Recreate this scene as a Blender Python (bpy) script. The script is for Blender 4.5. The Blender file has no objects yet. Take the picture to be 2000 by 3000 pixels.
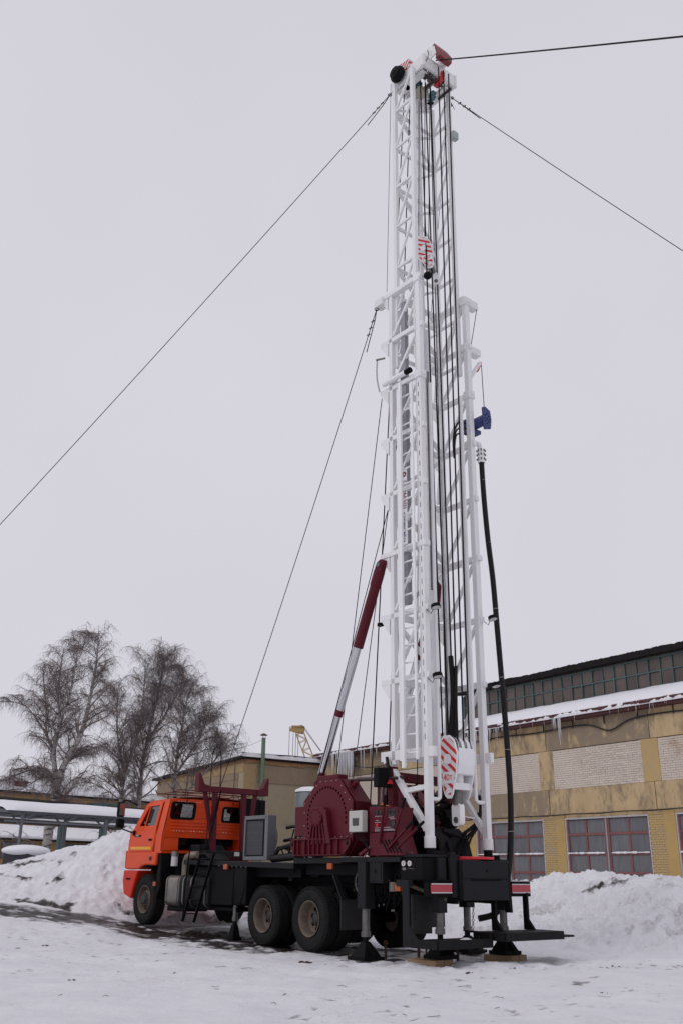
import bpy, bmesh, math, random
import numpy as np
from mathutils import Vector, Matrix
from mathutils.geometry import tessellate_polygon
R = math.radians
random.seed(7)
sc = bpy.context.scene
col = sc.collection

# ------------------------------------------------------------------ camera
cam_d = bpy.data.cameras.new('camera'); cam = bpy.data.objects.new('camera', cam_d); col.objects.link(cam)
cam_d.sensor_fit = 'VERTICAL'; cam_d.sensor_height = 36.0; cam_d.lens = 36.0 * 2740 / 3000
cam_d.clip_end = 3000; cam_d.clip_start = 0.1
PIT, ROL = R(21.2), R(0.75)
fw = Vector((0, math.cos(PIT), math.sin(PIT))); rt = Vector((1, 0, 0)); up = rt.cross(fw)
rt2 = math.cos(ROL) * rt + math.sin(ROL) * up; up2 = -math.sin(ROL) * rt + math.cos(ROL) * up
m = Matrix((rt2, up2, -fw)).transposed().to_4x4(); m.translation = Vector((0, 0, 1.26))
cam.matrix_world = m
sc.camera = cam

# ------------------------------------------------------------------ sky and light (overcast)
SUN_EL, SUN_AZ = R(38), R(-60)
w = bpy.data.worlds.new('World'); sc.world = w; w.use_nodes = True
nt = w.node_tree; nt.nodes.clear()
out = nt.nodes.new('ShaderNodeOutputWorld'); bg = nt.nodes.new('ShaderNodeBackground')
sky = nt.nodes.new('ShaderNodeTexSky'); sky.sky_type = 'NISHITA'; sky.sun_disc = False
sky.sun_elevation = SUN_EL; sky.sun_rotation = SUN_AZ; sky.dust_density = 4.0; sky.air_density = 1.0
scl = nt.nodes.new('ShaderNodeVectorMath'); scl.operation = 'SCALE'; scl.inputs['Scale'].default_value = 0.06
mixw = nt.nodes.new('ShaderNodeMix'); mixw.data_type = 'RGBA'; mixw.inputs['Factor'].default_value = 0.94
tcw = nt.nodes.new('ShaderNodeTexCoord'); nzw = nt.nodes.new('ShaderNodeTexNoise')
nzw.inputs['Scale'].default_value = 1.6; nzw.inputs['Detail'].default_value = 3
rmw = nt.nodes.new('ShaderNodeValToRGB')
rmw.color_ramp.elements[0].position = 0.3; rmw.color_ramp.elements[0].color = (0.645, 0.632, 0.700, 1)
rmw.color_ramp.elements[1].position = 0.75; rmw.color_ramp.elements[1].color = (0.71, 0.697, 0.762, 1)
nt.links.new(tcw.outputs['Generated'], nzw.inputs['Vector']); nt.links.new(nzw.outputs['Fac'], rmw.inputs['Fac'])
nt.links.new(sky.outputs['Color'], scl.inputs[0]); nt.links.new(scl.outputs[0], mixw.inputs['A'])
nt.links.new(rmw.outputs['Color'], mixw.inputs['B'])
nt.links.new(mixw.outputs['Result'], bg.inputs['Color']); bg.inputs['Strength'].default_value = 1.0
nt.links.new(bg.outputs[0], out.inputs['Surface'])
sd = bpy.data.lights.new('sun', 'SUN'); sun = bpy.data.objects.new('sun', sd); col.objects.link(sun)
sd.energy = 0.5; sd.angle = R(25); sd.color = (1.0, 0.97, 0.94)
sdir = Vector((math.sin(SUN_AZ) * math.cos(SUN_EL), math.cos(SUN_AZ) * math.cos(SUN_EL) * -1, math.sin(SUN_EL)))
sun.rotation_euler = sdir.to_track_quat('Z', 'Y').to_euler(); sun.location = (0, 0, 60)
sc.view_settings.view_transform = 'Standard'; sc.view_settings.look = 'None'
sc.view_settings.exposure = 0.0; sc.view_settings.gamma = 1.0; sc.view_settings.use_curve_mapping = False

# ------------------------------------------------------------------ helpers
def link(n, a, b): n.links.new(a, b)
MATS = {}
def mat(name, c1, c2=None, rough=0.6, metal=0.0, nscale=3.0, lo=0.35, hi=0.7, bump=0.0, bscale=25.0, stretch=(1, 1, 1),
        rvar=0.0, coat=0.0, spec=0.5, emit=None, rnd=0.0, c3=None, n3=9.0, lo3=.62, hi3=.7):
    if name in MATS: return MATS[name]
    m = bpy.data.materials.new(name); m.use_nodes = True; n = m.node_tree
    b = n.nodes['Principled BSDF']
    b.inputs['Roughness'].default_value = rough; b.inputs['Metallic'].default_value = metal
    b.inputs['Specular IOR Level'].default_value = spec
    if coat: b.inputs['Coat Weight'].default_value = coat; b.inputs['Coat Roughness'].default_value = 0.12
    c1 = tuple(c1) + (1,)
    tc = n.nodes.new('ShaderNodeTexCoord'); mp = n.nodes.new('ShaderNodeMapping'); mp.inputs['Scale'].default_value = stretch
    link(n, tc.outputs['Object'], mp.inputs['Vector'])
    cur = None
    if c2 is not None:
        nz = n.nodes.new('ShaderNodeTexNoise'); nz.inputs['Scale'].default_value = nscale; nz.inputs['Detail'].default_value = 8
        nz.inputs['Roughness'].default_value = 0.65
        link(n, mp.outputs[0], nz.inputs['Vector'])
        rp = n.nodes.new('ShaderNodeValToRGB'); rp.color_ramp.elements[0].position = lo; rp.color_ramp.elements[1].position = hi
        rp.color_ramp.elements[0].color = c1; rp.color_ramp.elements[1].color = tuple(c2) + (1,)
        link(n, nz.outputs['Fac'], rp.inputs['Fac']); cur = rp.outputs['Color']
        if rvar:
            mr = n.nodes.new('ShaderNodeMapRange'); mr.inputs['To Min'].default_value = rough; mr.inputs['To Max'].default_value = min(1, rough + rvar)
            link(n, nz.outputs['Fac'], mr.inputs['Value']); link(n, mr.outputs[0], b.inputs['Roughness'])
    if c3 is not None:
        nz = n.nodes.new('ShaderNodeTexNoise'); nz.inputs['Scale'].default_value = n3; nz.inputs['Detail'].default_value = 10
        nz.inputs['Roughness'].default_value = 0.7
        link(n, mp.outputs[0], nz.inputs['Vector'])
        mr = n.nodes.new('ShaderNodeMapRange'); mr.inputs['From Min'].default_value = lo3; mr.inputs['From Max'].default_value = hi3
        link(n, nz.outputs['Fac'], mr.inputs['Value'])
        mx = n.nodes.new('ShaderNodeMix'); mx.data_type = 'RGBA'; link(n, mr.outputs[0], mx.inputs['Factor'])
        if cur is not None: link(n, cur, mx.inputs['A'])
        else: mx.inputs['A'].default_value = c1
        mx.inputs['B'].default_value = tuple(c3) + (1,); cur = mx.outputs['Result']
    if rnd:
        oi = n.nodes.new('ShaderNodeObjectInfo'); hs = n.nodes.new('ShaderNodeHueSaturation')
        mr = n.nodes.new('ShaderNodeMapRange'); mr.inputs['To Min'].default_value = 1 - rnd; mr.inputs['To Max'].default_value = 1 + rnd
        link(n, oi.outputs['Random'], mr.inputs['Value']); link(n, mr.outputs[0], hs.inputs['Value'])
        if cur is not None: link(n, cur, hs.inputs['Color'])
        else: hs.inputs['Color'].default_value = c1
        cur = hs.outputs['Color']
    if cur is not None: link(n, cur, b.inputs['Base Color'])
    else: b.inputs['Base Color'].default_value = c1
    if bump:
        nb = n.nodes.new('ShaderNodeTexNoise'); nb.inputs['Scale'].default_value = bscale; nb.inputs['Detail'].default_value = 6
        link(n, mp.outputs[0], nb.inputs['Vector'])
        bp = n.nodes.new('ShaderNodeBump'); bp.inputs['Strength'].default_value = bump; bp.inputs['Distance'].default_value = 0.02
        link(n, nb.outputs['Fac'], bp.inputs['Height']); link(n, bp.outputs[0], b.inputs['Normal'])
    if emit:
        b.inputs['Emission Color'].default_value = tuple(emit[:3]) + (1,); b.inputs['Emission Strength'].default_value = emit[3]
    MATS[name] = m
    return m

def glass(name, tint=(0.75, 0.8, 0.82), gl=0.12, rough=0.03):
    if name in MATS: return MATS[name]
    m = bpy.data.materials.new(name); m.use_nodes = True; n = m.node_tree; n.nodes.clear()
    o = n.nodes.new('ShaderNodeOutputMaterial'); t = n.nodes.new('ShaderNodeBsdfTransparent'); g = n.nodes.new('ShaderNodeBsdfGlossy')
    t.inputs['Color'].default_value = tuple(tint) + (1,); g.inputs['Roughness'].default_value = rough
    f = n.nodes.new('ShaderNodeFresnel'); f.inputs['IOR'].default_value = 1.5
    a = n.nodes.new('ShaderNodeMath'); a.operation = 'ADD'; a.inputs[1].default_value = gl; a.use_clamp = True
    x = n.nodes.new('ShaderNodeMixShader'); link(n, f.outputs[0], a.inputs[0]); link(n, a.outputs[0], x.inputs['Fac'])
    link(n, t.outputs[0], x.inputs[1]); link(n, g.outputs[0], x.inputs[2]); link(n, x.outputs[0], o.inputs['Surface'])
    MATS[name] = m
    return m

def stripes(name, ca, cb, ax, period, rough=0.45, duty=0.5):
    """hazard stripes printed on a plate: object-space bands"""
    if name in MATS: return MATS[name]
    m = mat(name, ca, rough=rough); n = m.node_tree; b = n.nodes['Principled BSDF']
    tc = n.nodes.new('ShaderNodeTexCoord'); d = n.nodes.new('ShaderNodeVectorMath'); d.operation = 'DOT_PRODUCT'
    d.inputs[1].default_value = [a / period for a in ax]; link(n, tc.outputs['Object'], d.inputs[0])
    fr = n.nodes.new('ShaderNodeMath'); fr.operation = 'FRACT'; link(n, d.outputs['Value'], fr.inputs[0])
    gt = n.nodes.new('ShaderNodeMath'); gt.operation = 'GREATER_THAN'; gt.inputs[1].default_value = duty; link(n, fr.outputs[0], gt.inputs[0])
    mx = n.nodes.new('ShaderNodeMix'); mx.data_type = 'RGBA'; mx.inputs['A'].default_value = tuple(ca) + (1,); mx.inputs['B'].default_value = tuple(cb) + (1,)
    link(n, gt.outputs[0], mx.inputs['Factor']); link(n, mx.outputs['Result'], b.inputs['Base Color'])
    return m

V3 = Vector
class MB:
    def __init__(s): s.v = []; s.f = []
    def add(s, vs, fs):
        k = len(s.v); s.v.extend([tuple(p) for p in vs]); s.f.extend([tuple(i + k for i in q) for q in fs]); return s
    def box(s, a, b):
        x0, y0, z0 = a; x1, y1, z1 = b
        x0, x1 = sorted((x0, x1)); y0, y1 = sorted((y0, y1)); z0, z1 = sorted((z0, z1))
        return s.add([(x0, y0, z0), (x1, y0, z0), (x1, y1, z0), (x0, y1, z0), (x0, y0, z1), (x1, y0, z1), (x1, y1, z1), (x0, y1, z1)],
                     [(0, 3, 2, 1), (4, 5, 6, 7), (0, 1, 5, 4), (1, 2, 6, 5), (2, 3, 7, 6), (3, 0, 4, 7)])
    def beam(s, p0, p1, w, h=None, up=(0, 0, 1), w1=None, h1=None):
        h = h or w; w1 = w1 or w; h1 = h1 or h
        p0, p1 = V3(p0), V3(p1); d = (p1 - p0).normalized(); u = V3(up)
        if abs(d.dot(u)) > 0.97: u = V3((1, 0, 0)) if abs(d.x) < 0.9 else V3((0, 1, 0))
        a = d.cross(u).normalized(); b = a.cross(d).normalized()
        vs = []
        for p, ww, hh in ((p0, w, h), (p1, w1, h1)):
            for i, j in ((-1, -1), (1, -1), (1, 1), (-1, 1)): vs.append(p + a * (i * ww / 2) + b * (j * hh / 2))
        return s.add(vs, [(3, 2, 1, 0), (4, 5, 6, 7), (0, 1, 5, 4), (1, 2, 6, 5), (2, 3, 7, 6), (3, 0, 4, 7)])
    def tube(s, p0, p1, r0, r1=None, n=10, cap=True):
        return s.path([p0, p1], [r0, r0 if r1 is None else r1], n, cap)
    def path(s, pts, r, n=8, cap=True):
        pts = [V3(p) for p in pts]; rs = r if isinstance(r, (list, tuple)) else [r] * len(pts)
        k = len(s.v); prev = None
        for i, p in enumerate(pts):
            d = (pts[min(i + 1, len(pts) - 1)] - pts[max(i - 1, 0)]).normalized()
            if prev is None:
                u = V3((0, 0, 1)) if abs(d.z) < 0.9 else V3((1, 0, 0)); a = d.cross(u).normalized()
            else:
                a = (prev - d * prev.dot(d)).normalized()
            prev = a; b = d.cross(a)
            for j in range(n):
                t = 2 * math.pi * j / n; q = p + (a * math.cos(t) + b * math.sin(t)) * rs[i]; s.v.append(tuple(q))
        for i in range(len(pts) - 1):
            for j in range(n):
                j2 = (j + 1) % n; s.f.append((k + i * n + j, k + i * n + j2, k + (i + 1) * n + j2, k + (i + 1) * n + j))
        if cap:
            s.f.append(tuple(k + j for j in range(n))[::-1]); e = k + (len(pts) - 1) * n; s.f.append(tuple(e + j for j in range(n)))
        return s
    def lathe(s, c, axis, prof, n=32, closed=False):
        """prof: (offset along axis, radius)"""
        c = V3(c); ax = V3(axis).normalized(); u = V3((0, 0, 1)) if abs(ax.z) < 0.9 else V3((1, 0, 0))
        a = ax.cross(u).normalized(); b = ax.cross(a); k = len(s.v); mlen = len(prof)
        for o, r in prof:
            for j in range(n):
                t = 2 * math.pi * j / n; s.v.append(tuple(c + ax * o + (a * math.cos(t) + b * math.sin(t)) * max(r, 1e-4)))
        for i in range(mlen if closed else mlen - 1):
            i2 = (i + 1) % mlen
            for j in range(n):
                j2 = (j + 1) % n; s.f.append((k + i * n + j, k + i2 * n + j, k + i2 * n + j2, k + i * n + j2))
        return s
    def panel(s, outer, holes, fn, th):
        """flat plate with holes; fn(u,v,w)->xyz, w from 0 to th"""
        loops = [outer] + list(holes)
        tri = tessellate_polygon([[V3((u, v, 0)) for u, v in lp] for lp in loops])
        flat = [p for lp in loops for p in lp]; n = len(flat); k = len(s.v)
        for wv in (0, th): s.v.extend([tuple(fn(u, v, wv)) for u, v in flat])
        for t in tri:
            s.f.append((k + t[0], k + t[1], k + t[2])); s.f.append((k + n + t[2], k + n + t[1], k + n + t[0]))
        o = 0
        for lp in loops:
            L = len(lp)
            for i in range(L):
                j = (i + 1) % L; s.f.append((k + o + i, k + o + j, k + n + o + j, k + n + o + i))
            o += L
        return s
    def prism(s, poly, fn, th): return s.panel(poly, [], fn, th)
    def sphere(s, c, r, n=10, sx=(1, 1, 1)):
        prof = []
        k = len(s.v); c = V3(c)
        for i in range(n + 1):
            t = math.pi * i / n
            for j in range(2 * n):
                q = math.pi * j / n
                s.v.append((c.x + r * sx[0] * math.sin(t) * math.cos(q), c.y + r * sx[1] * math.sin(t) * math.sin(q), c.z + r * sx[2] * math.cos(t)))
        for i in range(n):
            for j in range(2 * n):
                j2 = (j + 1) % (2 * n); s.f.append((k + i * 2 * n + j, k + (i + 1) * 2 * n + j, k + (i + 1) * 2 * n + j2, k + i * 2 * n + j2))
        return s
    def mesh(s, name, smooth=35):
        me = bpy.data.meshes.new(name); me.from_pydata(s.v, [], s.f); me.validate(); me.update()
        b = bmesh.new(); b.from_mesh(me); bmesh.ops.recalc_face_normals(b, faces=b.faces); b.to_mesh(me); b.free()
        if smooth:
            me.polygons.foreach_set('use_smooth', [True] * len(me.polygons)); me.set_sharp_from_angle(angle=R(smooth))
        return me
    def obj(s, name, material, parent=None, bevel=0, smooth=35, seg=2):
        o = bpy.data.objects.new(name, s.mesh(name, smooth)); col.objects.link(o)
        if material: o.data.materials.append(material)
        if parent: o.parent = parent
        if bevel:
            md = o.modifiers.new('bevel', 'BEVEL'); md.width = bevel; md.segments = seg; md.limit_method = 'ANGLE'; md.angle_limit = R(40)
            md.harden_normals = False
        return o

def tag(o, label=None, cat=None, group=None, kind=None):
    if label: o['label'] = label
    if cat: o['category'] = cat
    if group: o['group'] = group
    if kind: o['kind'] = kind
    return o
def empty(name, loc=(0, 0, 0), rz=0.0):
    o = bpy.data.objects.new(name, None); col.objects.link(o); o.location = loc; o.rotation_euler = (0, 0, rz); o.empty_display_size = .2
    return o
def rrect(u0, v0, u1, v1, r, n=3):
    u0, u1 = sorted((u0, u1)); v0, v1 = sorted((v0, v1)); P = []
    for cx, cy, a0 in ((u1 - r, v1 - r, 0), (u0 + r, v1 - r, 90), (u0 + r, v0 + r, 180), (u1 - r, v0 + r, 270)):
        for i in range(n + 1):
            a = R(a0 + 90 * i / n); P.append((cx + r * math.cos(a), cy + r * math.sin(a)))
    return P
def circ(cx, cy, r, n=14): return [(cx + r * math.cos(2 * math.pi * i / n), cy + r * math.sin(2 * math.pi * i / n)) for i in range(n)]
def lerp(a, b, t): return tuple(x + (y - x) * t for x, y in zip(a, b))
def sag(p0, p1, drop, n=16):
    return [V3(lerp(p0, p1, i / n)) - V3((0, 0, 4 * drop * (i / n) * (1 - i / n))) for i in range(n + 1)]

# numpy value noise for terrain
def vnoise(x, y, seed=0):
    xi = np.floor(x).astype(np.int64); yi = np.floor(y).astype(np.int64); xf = x - xi; yf = y - yi
    def h(a, b):
        v = np.sin(a * 127.1 + b * 311.7 + seed * 74.7) * 43758.5453
        return v - np.floor(v)
    u = xf * xf * (3 - 2 * xf); v = yf * yf * (3 - 2 * yf)
    return (h(xi, yi) * (1 - u) + h(xi + 1, yi) * u) * (1 - v) + (h(xi, yi + 1) * (1 - u) + h(xi + 1, yi + 1) * u) * v
def fbm(x, y, oct=4, seed=0, gain=0.5):
    a = 1.0; s = np.zeros_like(x); t = 0
    for i in range(oct):
        s += a * vnoise(x * 2 ** i, y * 2 ** i, seed + i * 13); t += a; a *= gain
    return s / t - 0.5
def sstep(a, b, x):
    t = np.clip((x - a) / (b - a), 0, 1); return t * t * (3 - 2 * t)

# ------------------------------------------------------------------ materials
M_snow_dirt = None
ORANGE = mat('orange_paint', (0.80, 0.070, 0.004), (0.72, 0.060, 0.005), rough=0.34, nscale=4, coat=0.12, rvar=.1, spec=.3)
MAROON = mat('maroon_paint', (0.088, 0.006, 0.014), (0.108, 0.009, 0.018), rough=0.42, nscale=3, rvar=.15, spec=.22, c3=(0.12, 0.03, 0.032), n3=14, lo3=.68, hi3=.8)
BLACK = mat('black_paint', (0.0035, 0.0035, 0.0045), (0.007, 0.007, 0.008), rough=0.5, nscale=6, rvar=.25, spec=.12, c3=(0.022, 0.02, 0.019), n3=18, lo3=.66, hi3=.84)
DGREY = mat('dark_grey_paint', (0.011, 0.0115, 0.014), (0.015, 0.0155, 0.018), rough=0.5, nscale=4, rvar=.2, spec=.18, c3=(0.03, 0.029, 0.028), n3=15, lo3=.66, hi3=.84)
WHITE = mat('white_mast_paint', (0.82, 0.82, 0.825), (0.73, 0.725, 0.72), rough=0.4, nscale=2.2, lo=.42, hi=.75, c3=(0.50, 0.42, 0.34), n3=11, lo3=.69, hi3=.80, stretch=(1, 1, .45))
WHITE2 = mat('white_clean_paint', (0.87, 0.87, 0.88), (0.80, 0.80, 0.805), rough=0.38, nscale=3)
RUBBER = mat('tyre_rubber', (0.009, 0.009, 0.010), (0.018, 0.017, 0.0165), rough=0.8, nscale=5, spec=.2, bump=.25, bscale=60, c3=(.045, .04, .036), n3=7, lo3=.55, hi3=.85)
RIM = mat('dusty_rim', (0.14, 0.105, 0.080), (0.20, 0.16, 0.13), rough=0.6, nscale=9, spec=.2, c3=(0.05, 0.038, 0.032), n3=16, lo3=.58, hi3=.75)
HUBM = mat('dark_hub', (0.02, 0.0195, 0.021), (0.036, 0.034, 0.033), rough=0.55, nscale=14)
CHROME = mat('chrome_rod', (0.62, 0.63, 0.66), (0.52, 0.53, 0.56), rough=0.18, metal=1.0, nscale=2)
STEEL = mat('grey_steel', (0.19, 0.185, 0.18), (0.12, 0.115, 0.11), rough=0.45, metal=0.7, nscale=10)
ALU = mat('aluminium_tank', (0.30, 0.275, 0.25), (0.20, 0.185, 0.17), rough=0.42, metal=0.75, nscale=4, c3=(.12, .1, .085), n3=8, lo3=.58, hi3=.75)
ROPE = mat('wire_rope', (0.010, 0.0085, 0.0085), (0.02, 0.016, 0.016), rough=0.7, spec=.15, metal=.0, nscale=30, bump=.4, bscale=150)
THIN = mat('guy_rope', (0.018, 0.013, 0.015), rough=0.7, spec=.15)
HOSE = mat('black_hose', (0.006, 0.006, 0.0065), (0.011, 0.011, 0.0115), rough=0.5, spec=.25, nscale=10, bump=.2, bscale=40)
CGREY = mat('cooler_grey', (0.115, 0.12, 0.132), (0.14, 0.145, 0.158), rough=0.45, nscale=4)
GLASS = glass('cab_glass')
RED = mat('red_lens', (0.42, 0.02, 0.035), rough=0.25, coat=.4)
AMBER = mat('amber_lens', (0.38, 0.075, 0.012), rough=0.3)
LENSW = mat('clear_lens', (0.62, 0.6, 0.6), rough=0.3)
SREDP = mat('signal_red', (0.62, 0.012, 0.022), rough=0.4)
BLUE = mat('winch_blue', (0.022, 0.035, 0.14), (0.03, 0.045, 0.17), rough=0.45, nscale=6)
BOXG = mat('electrical_box_paint', (0.50, 0.49, 0.45), (0.46, 0.45, 0.42), rough=0.45, nscale=3)
TEAL = mat('teal_paint', (0.05, 0.105, 0.108), (0.085, 0.13, 0.13), rough=0.6, nscale=5)
TEAL2 = mat('sheave_teal', (0.06, 0.20, 0.22), rough=0.5)
YEL = mat('reflective_yellow', (0.85, 0.40, 0.01), rough=0.4)
WOOD = mat('timber', (0.34, 0.22, 0.125), (0.22, 0.14, 0.08), rough=0.8, nscale=6, stretch=(1, 8, 8))
RUST = mat('rusty_iron', (0.075, 0.03, 0.018), (0.035, 0.018, 0.013), rough=0.85, nscale=20)
INT = mat('dark_interior', (0.008, 0.008, 0.009), rough=0.85, spec=.1)
SEAT = mat('seat_cloth', (0.022, 0.022, 0.026), rough=0.9)
SNOW = mat('roof_snow', (0.86, 0.86, 0.89), (0.80, 0.80, 0.835), rough=0.75, nscale=1.5, bump=.5, bscale=9, spec=.3)
# ------------------------------------------------------------------ ground
RX, RY, RA = 0.42, 18.53, R(38.5)
FX, FY = -math.sin(RA), math.cos(RA)
def rig_local(x, y):
    dx, dy = x - RX, y - RY
    return dx * FX + dy * FY, -dx * math.cos(RA) - dy * math.sin(RA)
def g_base(x, y):
    t, l = rig_local(x, y)
    z = 0.026 * np.clip(t, 0, 9) + 0.11 * np.clip(-(x + 3.8), 0, 4) * sstep(12, 20, y) * sstep(75, 40, y)
    return z
def seg_dist(x, y, pts):
    d = np.full_like(x, 1e9)
    for (x0, y0), (x1, y1) in zip(pts[:-1], pts[1:]):
        vx, vy = x1 - x0, y1 - y0; t = np.clip(((x - x0) * vx + (y - y0) * vy) / (vx * vx + vy * vy), 0, 1)
        d = np.minimum(d, np.hypot(x - x0 - t * vx, y - y0 - t * vy))
    return d
MUD = [(-14, 19.2), (-6.6, 20.9), (-5.5, 21.7), (-4.4, 21.9), (-3.3, 20.9), (-2.6, 20.1), (-1.9, 19.3), (-1.2, 18.7)]
def dirt_mask(x, y):
    d = seg_dist(x, y, MUD); n = fbm(x * 1.7, y * 1.7, 5, 3, .6)
    clod = fbm(x * 3.6, y * 3.6, 4, 44, .6); core = sstep(1.75, 0.3, d + n * 1.9)
    wheel = sstep(.8, .15, seg_dist(x, y, [(-3.2, 21.2), (-1.9, 20.0)]) + fbm(x * 3, y * 3, 3, 8) * .5)
    t, l = rig_local(x, y)
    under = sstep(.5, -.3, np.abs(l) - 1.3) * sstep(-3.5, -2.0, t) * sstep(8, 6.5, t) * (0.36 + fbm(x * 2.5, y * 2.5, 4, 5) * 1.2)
    specks = sstep(.17, .30, fbm(x * 5.5, y * 5.5, 3, 21, .7)) * .5 * sstep(.0, .25, fbm(x * .35, y * .35, 2, 33) + .10) + np.clip(fbm(x * .8, y * 1.6, 4, 35) * .5, 0, .12)
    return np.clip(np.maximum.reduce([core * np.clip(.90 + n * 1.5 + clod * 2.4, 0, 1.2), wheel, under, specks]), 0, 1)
def g_full(x, y):
    z = g_base(x, y)
    dist = np.hypot(x, y)
    near = sstep(70, 25, dist)
    z = z + near * (fbm(x * .45, y * .45, 4, 1) * .10 + fbm(x * 2.2, y * 2.2, 4, 2, .6) * .075 + fbm(x * 8, y * 8, 3, 4, .65) * .030)
    # tyre-packed ruts running along the lorry, and a trampled churned patch behind it
    t, l = rig_local(x, y)
    for off in (1.0, -1.0): z = z - .05 * np.exp(-((l - off) / .22) ** 2) * sstep(8, 3, np.abs(t - 2))
    churn = sstep(3.2, .8, np.hypot((x - 2.2) * .8, y - 15.9))
    z = z + churn * fbm(x * 4.2, y * 4.2, 3, 17, .55) * .13
    z = z - dirt_mask(x, y) * .03 + dirt_mask(x, y) * fbm(x * 6, y * 6, 3, 11) * .09
    return z
def nonuni(a):
    return np.concatenate([np.arange(p, q, st) for p, q, st in a])
def grid_obj(name, X, Y, zf, material, attr=None):
    xx, yy = np.meshgrid(X, Y); x = xx.ravel(); y = yy.ravel(); z = zf(x, y)
    nx, ny = len(X), len(Y)
    i = np.arange(nx * ny).reshape(ny, nx)
    f = np.stack([i[:-1, :-1].ravel(), i[:-1, 1:].ravel(), i[1:, 1:].ravel(), i[1:, :-1].ravel()], 1)
    me = bpy.data.meshes.new(name)
    me.vertices.add(nx * ny); me.vertices.foreach_set('co', np.stack([x, y, z], 1).astype(np.float32).ravel())
    me.loops.add(f.size); me.loops.foreach_set('vertex_index', f.astype(np.int32).ravel())
    me.polygons.add(len(f)); me.polygons.foreach_set('loop_start', np.arange(0, f.size, 4, dtype=np.int32))
    me.polygons.foreach_set('use_smooth', np.ones(len(f), bool)); me.update(calc_edges=True)
    if attr is not None:
        a = me.attributes.new('dirt', 'FLOAT', 'POINT'); a.data.foreach_set('value', attr(x, y).astype(np.float32))
    o = bpy.data.objects.new(name, me); col.objects.link(o); me.materials.append(material)
    return o
def snow_mat(name, mud=(0.030, 0.022, 0.020), thin=(0.24, 0.20, 0.19)):
    m = bpy.data.materials.new(name); m.use_nodes = True; n = m.node_tree; b = n.nodes['Principled BSDF']
    tc = n.nodes.new('ShaderNodeTexCoord'); at = n.nodes.new('ShaderNodeAttribute'); at.attribute_name = 'dirt'
    n1 = n.nodes.new('ShaderNodeTexNoise'); n1.inputs['Scale'].default_value = 1.1; n1.inputs['Detail'].default_value = 8
    n2 = n.nodes.new('ShaderNodeTexNoise'); n2.inputs['Scale'].default_value = 14; n2.inputs['Detail'].default_value = 8; n2.inputs['Roughness'].default_value = .7
    for q in (n1, n2): link(n, tc.outputs['Object'], q.inputs['Vector'])
    r1 = n.nodes.new('ShaderNodeValToRGB'); r1.color_ramp.elements[0].position = .3; r1.color_ramp.elements[1].position = .7
    r1.color_ramp.elements[0].color = (.77, .765, .80, 1); r1.color_ramp.elements[1].color = (.86, .86, .885, 1)
    link(n, n1.outputs['Fac'], r1.inputs['Fac'])
    add = n.nodes.new('ShaderNodeMath'); add.operation = 'MULTIPLY_ADD'; add.inputs[1].default_value = .9; add.inputs[2].default_value = -.45
    link(n, n2.outputs['Fac'], add.inputs[0])
    su = n.nodes.new('ShaderNodeMath'); su.operation = 'ADD'; link(n, add.outputs[0], su.inputs[0]); link(n, at.outputs['Fac'], su.inputs[1])
    r2 = n.nodes.new('ShaderNodeValToRGB'); e = r2.color_ramp.elements
    e[0].position = .10; e[0].color = (0, 0, 0, 1); e[1].position = .66; e[1].color = (1, 1, 1, 1)
    link(n, su.outputs[0], r2.inputs['Fac'])
    md = n.nodes.new('ShaderNodeValToRGB'); md.color_ramp.elements[0].color = tuple(thin) + (1,); md.color_ramp.elements[1].color = tuple(mud) + (1,)
    md.color_ramp.elements[0].position = .1; md.color_ramp.elements[1].position = .75; link(n, r2.outputs['Color'], md.inputs['Fac'])
    mx = n.nodes.new('ShaderNodeMix'); mx.data_type = 'RGBA'; link(n, r2.outputs['Color'], mx.inputs['Factor'])
    link(n, r1.outputs['Color'], mx.inputs['A']); link(n, md.outputs['Color'], mx.inputs['B']); link(n, mx.outputs['Result'], b.inputs['Base Color'])
    mr = n.nodes.new('ShaderNodeMapRange'); mr.inputs['To Min'].default_value = .8; mr.inputs['To Max'].default_value = .38
    link(n, r2.outputs['Color'], mr.inputs['Value']); link(n, mr.outputs[0], b.inputs['Roughness'])
    b.inputs['Specular IOR Level'].default_value = .3
    bp = n.nodes.new('ShaderNodeBump'); bp.inputs['Strength'].default_value = .8; bp.inputs['Distance'].default_value = .04
    link(n, n2.outputs['Fac'], bp.inputs['Height']); link(n, bp.outputs[0], b.inputs['Normal'])
    return m
SNOWG = snow_mat('snow_and_mud')
gx = nonuni([(-900, -100, 100), (-100, -20, 8), (-20, -9, .35), (-9, 9, .055), (9, 20, .35), (20, 100, 8), (100, 901, 100)])
gy = nonuni([(-300, -20, 40), (-20, 6, 2), (6, 9, .12), (9, 24, .055), (24, 34, .2), (34, 110, 2.5), (110, 1501, 100)])
o = grid_obj('snow_ground', gx, gy, g_full, SNOWG, dirt_mask)
tag(o, 'flat trampled snow of the yard with muddy wheel tracks', None, kind='structure')

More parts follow.
